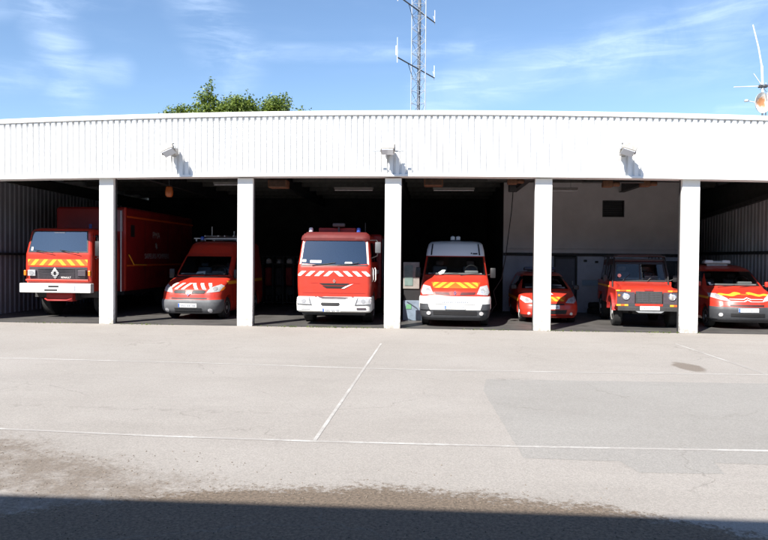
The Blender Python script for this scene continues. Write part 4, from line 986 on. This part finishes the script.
# ------------------------------------------------------------------ roof antenna at the right
def roof_antenna():
    t = thing('antenna_mast', 'roof antenna with tilted white whip, crossed rods and a rust-stained white dish', 'antenna', (10.06, 3.0, 5.02))
    b = B(); tube(b, [(0, 0, 0), (0, 0, 2.05)], .03, 8); tube(b, [(.12, .05, 0), (.12, .05, 2.0)], .022, 8); tube(b, [(0, 0, 2.05), (-.04, 0, 2.85)], .036, 8); obj('mast_pole', b, M['antw'], t, 50)
    b = B(); tube(b, [(-.04, 0, 2.80), (-.15, 0, 3.4), (-.33, 0, 4.10)], .028, 8, .018); obj('whip_antenna', b, M['antw'], t, 50)
    b = B(); tube(b, [(-.90, -.1, 2.19), (.30, .05, 2.26)], .013, 6); tube(b, [(-.28, .0, 2.62), (.28, .1, 1.9)], .012, 6); tube(b, [(-.15, -.5, 2.2), (.15, .5, 2.25)], .012, 6); obj('ground_rod', b, M['antw'], t)
    b = B(); bx(b, -.13, .13, -.06, .06, 2.19, 2.28, .02); obj('clamp', b, M['dkgrey'], t)
    # dish facing the yard
    mx = Matrix.Translation((-.08, -.16, 1.70)) @ Matrix.Rotation(R(14), 4, 'Z')
    b = B(); rings = []
    for r, y in ((.01, .10), (.12, .085), (.21, .05), (.27, .0), (.285, -.01), (.285, .0), (.27, .03), (.20, .085), (.11, .12), (.01, .135)):
        rings.append([b.verts.new(mx @ Vector((r*math.cos(2*PI*k/28)*.88, y, r*math.sin(2*PI*k/28)*1.1))) for k in range(28)])
    for A, C in zip(rings, rings[1:]):
        for k in range(28): b.faces.new((A[k], A[(k+1) % 28], C[(k+1) % 28], C[k]))
    b.faces.new(rings[0]); b.faces.new(rings[-1])
    mt, nt_, p = nt('rusty_dish'); L = nt_.links
    tc = N(nt_, 'ShaderNodeTexCoord'); n_ = N(nt_, 'ShaderNodeTexNoise', i_Scale=5., i_Detail=6.); L.new(tc.outputs['Object'], n_.inputs['Vector'])
    vm = N(nt_, 'ShaderNodeVectorMath', operation='DISTANCE'); vm.inputs[1].default_value = (-.08, -.05, 1.70); L.new(tc.outputs['Object'], vm.inputs[0])
    mr = N(nt_, 'ShaderNodeMath', operation='MULTIPLY_ADD'); mr.inputs[1].default_value = .45; L.new(n_.outputs['Fac'], mr.inputs[0]); L.new(vm.outputs['Value'], mr.inputs[2])
    cr = N(nt_, 'ShaderNodeMapRange'); cr.inputs[1].default_value = .34; cr.inputs[2].default_value = .46; L.new(mr.outputs[0], cr.inputs[0])
    mx_ = N(nt_, 'ShaderNodeMix', data_type='RGBA'); mx_.inputs[6].default_value = (.42, .19, .08, 1); mx_.inputs[7].default_value = (.78, .76, .72, 1); L.new(cr.outputs[0], mx_.inputs[0]); L.new(mx_.outputs[2], p.inputs['Base Color']); p.inputs['Roughness'].default_value = .6
    obj('dish', b, mt, t, 40)
    b = B(); lathe(b, [(.06, -.02), (.075, .02), (.02, .05)], 'Z', 12, (-.50, -.05, 1.78)); tube(b, [(-.46, -.05, 1.78), (0, 0, 1.70)], .012, 6); obj('small_sensor', b, M['antw'], t, 50)
    return t
roof_antenna()

# ------------------------------------------------------------------ trees behind the roof
M['bark'] = mat('bark', (.10, .075, .055), .9, var=.4, vscale=8, bump=.6, bscale=15)
def leafmat(name, c1, c2):
    mt, t, p = nt(name); L = t.links
    oi = N(t, 'ShaderNodeTexCoord'); n_ = N(t, 'ShaderNodeTexNoise', i_Scale=2.2, i_Detail=5., i_Roughness=.7); L.new(oi.outputs['Object'], n_.inputs['Vector'])
    r = N(t, 'ShaderNodeMapRange'); r.inputs[1].default_value = .38; r.inputs[2].default_value = .62; L.new(n_.outputs['Fac'], r.inputs[0])
    mx = N(t, 'ShaderNodeMix', data_type='RGBA'); mx.inputs[6].default_value = (*c1, 1); mx.inputs[7].default_value = (*c2, 1); L.new(r.outputs[0], mx.inputs[0]); L.new(mx.outputs[2], p.inputs['Base Color'])
    p.inputs['Roughness'].default_value = .5
    tr = N(t, 'ShaderNodeBsdfTranslucent'); L.new(mx.outputs[2], tr.inputs['Color'])
    ms = N(t, 'ShaderNodeMixShader'); ms.inputs[0].default_value = .3; out = t.nodes['Material Output']
    L.new(p.outputs[0], ms.inputs[1]); L.new(tr.outputs[0], ms.inputs[2]); L.new(ms.outputs[0], out.inputs['Surface'])
    return mt
M['leaf'] = leafmat('leaves', (.07, .12, .02), (.21, .27, .04))
def tree(name, label, loc, trunk_h, clumps, nleaf, seed):
    rnd = random.Random(seed)
    t = thing(name, label, 'tree', loc, 0, 'trees behind the station roof')
    b = B(); tube(b, [(0, 0, 0), (.1, .05, trunk_h*.5), (0, .1, trunk_h)], .26, 10, .16); tr = obj('trunk', b, M['bark'], t, 60)
    b = B()
    for (cx, cy, cz, r, rz) in clumps:
        tube(b, [(0, .1, trunk_h-.3), (cx*.5, cy*.5+.05, (trunk_h+cz)/2), (cx, cy, cz)], .08, 6, .02)
        for k in range(5):
            d = Vector((rnd.uniform(-1, 1), rnd.uniform(-1, 1), rnd.uniform(-.2, 1))).normalized()*r*.8
            tube(b, [(cx*.8, cy*.8, cz-.2*r), (cx+d.x, cy+d.y, cz+d.z*rz/r)], .025, 5, .008)
    obj('limb', b, M['bark'], tr, 60)
    b = B()
    for (cx, cy, cz, r, rz) in clumps:
        m_ = int(nleaf*r*r)
        # sprays: groups of leaflets along short twigs so the outline is feathery
        for k in range(max(8, m_//9)):
            d = Vector((rnd.gauss(0, 1), rnd.gauss(0, 1), rnd.gauss(0, 1))).normalized()*(rnd.random()**.4)
            c = Vector((cx+d.x*r, cy+d.y*r, cz+d.z*rz))
            out = Vector((d.x, d.y, abs(d.z)*.8+.35)).normalized()
            ln = rnd.uniform(.25, .55)
            for q in range(9):
                p = c+out*ln*q/9+Vector((rnd.uniform(-.03, .03),)*3)
                sd = out.cross(Vector((rnd.uniform(-1, 1), rnd.uniform(-1, 1), rnd.uniform(-.3, 1)))).normalized()
                s = rnd.uniform(.11, .20)
                e = (sd+out*.5+Vector((0, 0, -.25))).normalized()*s
                wv = e.cross(Vector((rnd.uniform(-1, 1), rnd.uniform(-1, 1), rnd.uniform(.2, 1)))).normalized()*s*.26
                vs = [b.verts.new(p), b.verts.new(p+e*.5+wv), b.verts.new(p+e), b.verts.new(p+e*.5-wv)]
                b.faces.new(vs)
    me = bpy.data.meshes.new('crown'); b.to_mesh(me); b.free(); link('crown', me, M['leaf'], t)
    return t
tree('leafy_tree', 'bushy green tree with one upright tuft, wider one showing over the roof', (-12.2, 20, 0), 6.5,
     [(-2.5, 0, 9.55, .75, .75), (-2.0, .3, 9.9, .45, .6), (-.72, 0, 10.3, .55, .95), (-.62, 0, 11.05, .26, .75), (.2, .4, 9.9, 1.0, .75), (1.05, 0, 10.2, .75, .75), (1.6, .3, 10.55, .35, .6), (-.2, .5, 8.8, 2.2, 1.2), (1.4, .2, 9.6, 1.1, .9), (-1.4, .2, 9.3, 1.0, .8)], 5200, 3)
tree('leafy_tree', 'small rounded green tree top showing over the roof nearer the mast', (-8.9, 20, 0), 6.0,
     [(0, 0, 9.9, .72, .95), (-.3, .1, 10.25, .4, .6), (.38, 0, 10.4, .35, .55), (0, .3, 8.8, 1.1, 1.0), (1.5, 0, 9.55, .35, .62), (2.05, .1, 9.55, .3, .6), (-.95, 0, 9.4, .5, .7)], 5200, 9)

# ------------------------------------------------------------------ building behind the camera (casts the foreground shade)
ob = thing('office_building', 'plain beige building facing the station across the yard', 'building', (0, -24, 0))
b = B(); bx(b, -34, 30, -4, 3.7, 0, 7.48); w = obj('wall', b, mat('beige_render', (.30, .27, .23), .8, var=.15), ob)
b = B(); bx(b, -34.2, 30.2, -4.2, 3.8, 7.482, 7.60); obj('roof_slab', b, M['dkgrey'], ob)
for k in range(14):
    for z in (1.0, 4.4):
        b = B(); bx(b, -31+k*4.3, -29.2+k*4.3, 3.702, 3.76, z, z+1.5); wn = obj('window', b, M['white'], ob)
        b = B(); bx(b, -30.93+k*4.3, -29.27+k*4.3, 3.762, 3.775, z+.07, z+1.43); obj('pane', b, M['glass'], wn)

# ------------------------------------------------------------------ ground
def sheet(name, pts, z, mt, sub=None):
    b = B(); b.faces.new([b.verts.new((x, y, z)) for x, y in pts])
    o = obj(name, b, mt); 
    for p in o.data.polygons:
        if p.normal.z < 0: o.data.flip_normals(); break
    return struct(o)
def asphalt(name, cA, cB, brown=True, grain=1.):
    mt, t, p = nt(name); L = t.links
    tc = N(t, 'ShaderNodeTexCoord'); O = tc.outputs['Object']
    def noise(s, d=6., r=.6, sc_=None):
        n = N(t, 'ShaderNodeTexNoise', i_Scale=s, i_Detail=d, i_Roughness=r)
        if sc_:
            mp = N(t, 'ShaderNodeMapping'); mp.inputs['Scale'].default_value = sc_; L.new(O, mp.inputs['Vector']); L.new(mp.outputs[0], n.inputs['Vector'])
        else: L.new(O, n.inputs['Vector'])
        return n.outputs['Fac']
    def rng(v, a, b_, c=0., d=1.):
        r = N(t, 'ShaderNodeMapRange'); L.new(v, r.inputs[0]); r.inputs[1].default_value = a; r.inputs[2].default_value = b_; r.inputs[3].default_value = c; r.inputs[4].default_value = d; return r.outputs[0]
    def mix(f, a, b_, bt='MIX'):
        m_ = N(t, 'ShaderNodeMix', data_type='RGBA', blend_type=bt)
        if isinstance(f, float): m_.inputs[0].default_value = f
        else: L.new(f, m_.inputs[0])
        for i, c in ((6, a), (7, b_)):
            if isinstance(c, tuple): m_.inputs[i].default_value = (*c, 1)
            else: L.new(c, m_.inputs[i])
        return m_.outputs[2]
    def ma(op, a, b_):
        m_ = N(t, 'ShaderNodeMath', operation=op)
        for i, c in ((0, a), (1, b_)):
            if isinstance(c, (int, float)): m_.inputs[i].default_value = c
            else: L.new(c, m_.inputs[i])
        return m_.outputs[0]
    base = mix(rng(noise(.35, 5, .6), .35, .65), cA, cB)
    # long shallow streaks along the yard
    base = mix(rng(noise(.8, 6, .65, (.25, 1.3, 1)), .50, .72, 0, .35), base, tuple(c*.80 for c in cA))
    base = mix(rng(noise(3.2, 8, .7), .45, .75, 0, .30), base, tuple(c*1.18 for c in cA))
    sep = N(t, 'ShaderNodeSeparateXYZ'); L.new(O, sep.inputs[0]); X, Y = sep.outputs[0], sep.outputs[1]
    if brown:
        # loose brown grit where the yard gets little wear, with a ragged upper edge
        fine = ma('MULTIPLY', ma('SUBTRACT', noise(16., 10, .85), .5), 1.5)
        ragg = ma('ADD', ma('MULTIPLY', ma('SUBTRACT', noise(1.4, 9, .75), .5), .9), fine)
        xa = ma('ADD', X, .4)
        limA = ma('ADD', ma('MULTIPLY', ma('MULTIPLY', xa, xa), -.10), -12.80)
        limB = ma('ADD', ma('MULTIPLY', X, -.50), -13.75)
        mA = rng(ma('ADD', ma('SUBTRACT', limA, Y), ragg), -.03, .12)
        mB = ma('MULTIPLY', rng(ma('ADD', ma('SUBTRACT', limB, Y), ma('MULTIPLY', ragg, 1.5)), -.1, .35), rng(ma('ADD', noise(2.2, 9, .8), ma('MULTIPLY', fine, .25)), .34, .54))
        msk = ma('MULTIPLY', ma('MAXIMUM', mA, ma('MULTIPLY', mB, .75)), 1.)
        br = mix(rng(noise(34., 4, .8), .38, .62), (.195, .152, .115), (.09, .072, .056))
        base = mix(msk, base, br)
        # darker run-off at the left in the middle of the yard
        e = ma('ADD', ma('ABSOLUTE', ma('ADD', ma('ADD', Y, 10.3), ma('MULTIPLY', X, .03)), 0), ma('MULTIPLY', noise(5., 9, .8), 1.25))
        base = mix(ma('MULTIPLY', ma('MULTIPLY', rng(e, .66, .50), rng(X, -.8, -2.2)), .5), base, (.16, .145, .13))
        # oil stain
        sx = ma('MULTIPLY', ma('SUBTRACT', X, 4.73), 2.2); sy = ma('SUBTRACT', Y, -5.85)
        rr = ma('SQRT', ma('ADD', ma('MULTIPLY', sx, sx), ma('MULTIPLY', sy, sy)), 0)
        rr = ma('ADD', rr, ma('MULTIPLY', noise(2.5, 5, .6), .5))
        base = mix(ma('MULTIPLY', rng(rr, .84, .70), .75), base, (.15, .12, .095))
        # pale dust by the thresholds
        du = ma('ADD', Y, ma('MULTIPLY', noise(1.5, 6, .7, (1, 3, 1)), 1.2))
        base = mix(rng(du, -.5, .6, 0, .6), base, (.34, .31, .28))
    mpw = N(t, 'ShaderNodeVectorMath', operation='ADD'); L.new(O, mpw.inputs[0])
    nc = N(t, 'ShaderNodeTexNoise', i_Scale=1.6, i_Detail=6.); L.new(O, nc.inputs['Vector']); sc2 = N(t, 'ShaderNodeVectorMath', operation='SCALE'); L.new(nc.outputs['Color'], sc2.inputs[0]); sc2.inputs['Scale'].default_value = .9; L.new(sc2.outputs[0], mpw.inputs[1])
    vc = N(t, 'ShaderNodeTexVoronoi', feature='DISTANCE_TO_EDGE', i_Scale=.28); L.new(mpw.outputs[0], vc.inputs['Vector'])
    base = mix(ma('MULTIPLY', rng(vc.outputs['Distance'], .0045, .001), rng(noise(.6, 2, .5), .46, .60, 0, .45)), base, (.16, .145, .13))
    # old spots and drips
    vs2 = N(t, 'ShaderNodeTexVoronoi', i_Scale=1.7); L.new(O, vs2.inputs['Vector']); base = mix(ma('MULTIPLY', rng(ma('ADD', vs2.outputs['Distance'], ma('MULTIPLY', noise(14., 4, .6), .08)), .10, .06), .35), base, (.20, .18, .16))
    # aggregate: fine light and dark chips
    vo = N(t, 'ShaderNodeTexVoronoi', i_Scale=85.*grain); L.new(O, vo.inputs['Vector'])
    g = N(t, 'ShaderNodeSeparateColor'); L.new(vo.outputs['Color'], g.inputs[0])
    chip = rng(g.outputs[0], 0, 1, .87, 1.13)
    m2 = N(t, 'ShaderNodeVectorMath', operation='SCALE'); L.new(base, m2.inputs[0]); L.new(chip, m2.inputs['Scale'])
    n9 = rng(noise(150., 3, .8), .25, .75, .86, 1.14)
    m3 = N(t, 'ShaderNodeVectorMath', operation='SCALE'); L.new(m2.outputs[0], m3.inputs[0]); L.new(n9, m3.inputs['Scale'])
    L.new(m3.outputs[0], p.inputs['Base Color']); p.inputs['Roughness'].default_value = .9; p.inputs['Specular IOR Level'].default_value = .25
    bmp = N(t, 'ShaderNodeBump', i_Strength=.7, i_Distance=.006); L.new(ma('ADD', g.outputs[1], noise(90., 4, .8)), bmp.inputs['Height']); L.new(bmp.outputs[0], p.inputs['Normal'])
    return mt
M['asph'] = asphalt('old_pale_asphalt', (.292, .27, .247), (.326, .303, .28))
M['asph2'] = asphalt('newer_grey_asphalt', (.262, .249, .232), (.285, .272, .255), False)
sheet('ground', [(-400, -300), (400, -300), (400, 600), (-400, 600)], 0, M['asph'])
random.seed(11)
def rag(pts, n=14, a=.03):
    out = []
    for p, q in zip(pts, pts[1:]+pts[:1]):
        for k in range(n):
            t_ = k/n; out.append((p[0]+(q[0]-p[0])*t_+random.uniform(-a, a), p[1]+(q[1]-p[1])*t_+random.uniform(-a, a)))
    return out
sheet('asphalt_patch', rag([(.92, -7.55), (13., -7.2), (12.6, -11.75), (2.75, -11.85), (2.70, -12.18), (1.93, -12.22), (1.84, -11.88), (.93, -11.86), (.80, -8.5)], 16, .006), .0015, M['asph2'])
gf = mat('oily_concrete_floor', (.10, .096, .092), .5, var=.45, vscale=1.6, bump=.2, bscale=20)
sheet('garage_floor', [(XL, .02), (XR, .02), (XR, YB), (XL, YB)], .004, gf)
# worn painted lines
mt, t_, p = nt('worn_line_paint'); L = t_.links
tc = N(t_, 'ShaderNodeTexCoord'); n_ = N(t_, 'ShaderNodeTexNoise', i_Scale=14., i_Detail=8., i_Roughness=.8); L.new(tc.outputs['Object'], n_.inputs['Vector'])
n2 = N(t_, 'ShaderNodeTexNoise', i_Scale=1.3, i_Detail=3.); L.new(tc.outputs['Object'], n2.inputs['Vector'])
ad = N(t_, 'ShaderNodeMath', operation='ADD'); L.new(n_.outputs['Fac'], ad.inputs[0]); L.new(n2.outputs['Fac'], ad.inputs[1])
r_ = N(t_, 'ShaderNodeMapRange'); r_.inputs[1].default_value = .84; r_.inputs[2].default_value = 1.08; L.new(ad.outputs[0], r_.inputs[0])
mx = N(t_, 'ShaderNodeMix', data_type='RGBA'); mx.inputs[6].default_value = (.46, .45, .43, 1); mx.inputs[7].default_value = (.32, .30, .28, 1); L.new(r_.outputs[0], mx.inputs[0]); L.new(mx.outputs[2], p.inputs['Base Color']); p.inputs['Roughness'].default_value = .8
M['line'] = mt
mt2 = mt.copy(); mt2.name = 'faint_line_paint'
for nd in mt2.node_tree.nodes:
    if nd.type == 'MIX': nd.inputs[6].default_value = (.46, .44, .42, 1); nd.inputs[7].default_value = (.35, .33, .31, 1)
def line(pts, w, mt, z=.003):
    b = B(); prev = None
    n = len(pts)
    for i, p in enumerate(pts):
        d = Vector(pts[min(i+1, n-1)])-Vector(pts[max(i-1, 0)]); d.normalize(); s = Vector((-d.y, d.x))*w/2
        a = b.verts.new((p[0]+s.x, p[1]+s.y, z)); c = b.verts.new((p[0]-s.x, p[1]-s.y, z))
        if prev: b.faces.new((prev[0], a, c, prev[1]))
        prev = (a, c)
    o = obj('painted_line', b, mt)
    if o.data.polygons[0].normal.z < 0: o.data.flip_normals()
    struct(o)
line([(-12, -10.9), (-4.75, -11.31), (-2.99, -11.43), (-1.19, -11.47), (.74, -11.46), (3.49, -11.36), (10, -11.1)], .055, M['line'])
line([(-14, -6.2), (-8.0, -6.38), (-4.14, -6.5), (-.77, -6.75), (2.23, -6.72), (5.76, -6.57), (12, -6.3)], .06, mt2)
line([(-1.08, -3.3), (-1.20, -11.43)], .042, M['line'], .0036)
line([(5.70, -2.4), (5.78, -7.4)], .042, M['line'], .0036)
# weeds along the threshold
rnd = random.Random(5); b = B()
for k in range(260):
    x = rnd.choice((-3.9, -3.2, -1.8, -7.9, -2.2, 1.4, 3.8, 6.1, -10.8))+rnd.gauss(0, .5); y = rnd.uniform(-.12, .0)
    for q in range(4):
        a = rnd.uniform(0, 2*PI); h = rnd.uniform(.02, .06); c, s = math.cos(a), math.sin(a)
        b.faces.new([b.verts.new((x-.006*s, y+.006*c, 0)), b.verts.new((x+.006*s, y-.006*c, 0)), b.verts.new((x+c*.03, y+s*.03, h))])
me = bpy.data.meshes.new('weeds'); b.to_mesh(me); b.free(); tag(link('weeds', me, M['leaf']), kind='stuff')
# loose grit on the yard in front
b = B()
for k in range(2600):
    x = rnd.uniform(-6, 6); y = rnd.uniform(-15.3, -11.9)
    if y > -12.75-.27*x+rnd.gauss(0, .35): continue
    s = rnd.uniform(.003, .009)
    r = bmesh.ops.create_icosphere(b, subdivisions=1, radius=s, matrix=Matrix.Translation((x, y, s*.4)) @ Matrix.Rotation(rnd.uniform(0, 6), 4, (rnd.random(), rnd.random(), 1)) @ Matrix.Diagonal((1, rnd.uniform(.6, 1), .6, 1)))
me = bpy.data.meshes.new('grit'); b.to_mesh(me); b.free(); tag(link('grit', me, mat('grit_stone', (.26, .22, .18), .9, var=.5, vscale=3)), kind='stuff')

# ------------------------------------------------------------------ light
SUN = Vector((-.60, -1.0, 1.10)).normalized()
sd = bpy.data.lights.new('sun', 'SUN'); sd.energy = 5.0; sd.angle = R(.5); sd.color = (1, .95, .87)
so = bpy.data.objects.new('sun', sd); COL.objects.link(so); so.rotation_euler = (-SUN).to_track_quat('-Z', 'Y').to_euler(); so.location = SUN*50
el = math.asin(SUN.z); az = math.atan2(SUN.x, SUN.y)
w = bpy.data.worlds.new('World'); sc.world = w; w.use_nodes = True
t = w.node_tree; L = t.links; bg = t.nodes['Background']
sky = N(t, 'ShaderNodeTexSky', sky_type='NISHITA', sun_disc=False, sun_elevation=el, sun_rotation=az, altitude=100., air_density=1.0, dust_density=.15, ozone_density=4.0)
tc = N(t, 'ShaderNodeTexCoord')
# thin cirrus drawn on the sky by direction, on a plane high above (x/z, y/z)
sep = N(t, 'ShaderNodeSeparateXYZ'); L.new(tc.outputs['Generated'], sep.inputs[0])
def ma(op, a, b_=0., c=None):
    m_ = N(t, 'ShaderNodeMath', operation=op)
    for i, v in ((0, a), (1, b_)) + (((2, c),) if c is not None else ()):
        if isinstance(v, (int, float)): m_.inputs[i].default_value = v
        else: L.new(v, m_.inputs[i])
    return m_.outputs[0]
def rng(v, a, b_, c=0., d=1., sm=True):
    r = N(t, 'ShaderNodeMapRange'); r.interpolation_type = 'SMOOTHSTEP' if sm else 'LINEAR'; L.new(v, r.inputs[0]); r.inputs[1].default_value = a; r.inputs[2].default_value = b_; r.inputs[3].default_value = c; r.inputs[4].default_value = d; return r.outputs[0]
zz = ma('MAXIMUM', sep.outputs[2], .04)
azm = ma('ARCTAN2', sep.outputs[0], sep.outputs[1]); elv = ma('ARCSINE', sep.outputs[2])
cmb = N(t, 'ShaderNodeCombineXYZ'); L.new(azm, cmb.inputs[0]); L.new(elv, cmb.inputs[1])
def noise(sx, sy, rot, s, d=7., r=.62, off=0., dist=.0):
    mp = N(t, 'ShaderNodeMapping'); mp.inputs['Scale'].default_value = (sx, sy, 1); mp.inputs['Rotation'].default_value = (0, 0, rot); mp.inputs['Location'].default_value = (off, off*.7, 0)
    L.new(cmb.outputs[0], mp.inputs['Vector']); n = N(t, 'ShaderNodeTexNoise', i_Scale=s, i_Detail=d, i_Roughness=r, i_Distortion=dist); L.new(mp.outputs[0], n.inputs['Vector']); return n.outputs['Fac']
def band(a0, e0, a1, e1, wd):
    """soft mask along a segment in (azimuth, elevation)"""
    la = a1-a0; le = e1-e0; l2 = la*la+le*le
    u = ma('SUBTRACT', azm, a0); v = ma('SUBTRACT', elv, e0)
    s = ma('DIVIDE', ma('ADD', ma('MULTIPLY', u, la), ma('MULTIPLY', v, le)), l2)
    s = ma('MINIMUM', ma('MAXIMUM', s, 0.), 1.)
    du = ma('SUBTRACT', u, ma('MULTIPLY', s, la)); dv = ma('SUBTRACT', v, ma('MULTIPLY', s, le))
    d = ma('SQRT', ma('ADD', ma('MULTIPLY', du, du), ma('MULTIPLY', dv, dv)))
    return rng(d, wd, 0.)
def pix(x, y):
    d = F+Rt*(x-384)/680-U*(y-270)/680; d.normalize(); return math.atan2(d.x, d.y), math.asin(d.z)
bands = [((35, -30), (72, 88), .05, .95), ((185, -30), (232, 60), .065, .9), ((232, 40), (228, 95), .03, .6), ((430, 95), (620, 45), .05, 1.), ((600, 55), (800, -5), .06, 1.), ((470, 60), (790, 70), .05, .4), ((-60, 78), (120, 70), .03, .6), ((-40, 5), (120, -10), .03, .6), ((250, 52), (470, 48), .018, .7), ((720, 112), (760, 108), .012, 1.)]
tot = None
nA = noise(1, 1, 0, 8., 7, .58, 3., .8); nD = noise(1, 5.5, R(-17), 9., 9, .62, 5., .5); nB = noise(1, 4.5, R(-14), 6., 8, .65, 1.)
for (a, b_, wd, amp) in bands:
    m_ = ma('MULTIPLY', band(*pix(*a), *pix(*b_), wd), amp); tot = m_ if tot is None else ma('MAXIMUM', tot, m_)
dens = ma('MULTIPLY', tot, ma('ADD', ma('MULTIPLY', rng(nA, .32, .70), .4), ma('MULTIPLY', rng(nD, .38, .72), .6))); gen = ma('MULTIPLY', rng(nB, .45, .85), .03)
dens = ma('MINIMUM', ma('ADD', ma('MULTIPLY', dens, .44), gen), .75)
dens = ma('MULTIPLY', dens, rng(sep.outputs[2], -.02, .06))
mx = N(t, 'ShaderNodeMix', data_type='RGBA'); L.new(dens, mx.inputs[0]); L.new(sky.outputs[0], mx.inputs[6]); mx.inputs[7].default_value = (6.0, 7.3, 9.2, 1)
L.new(mx.outputs[2], bg.inputs['Color']); bg.inputs['Strength'].default_value = .09
vs_ = sc.view_settings; vs_.view_transform = 'Standard'; vs_.look = 'None'; vs_.gamma = 1; vs_.use_curve_mapping = False; vs_.exposure = 1.08
sc.cycles.max_bounces = 8; sc.cycles.use_denoising = True
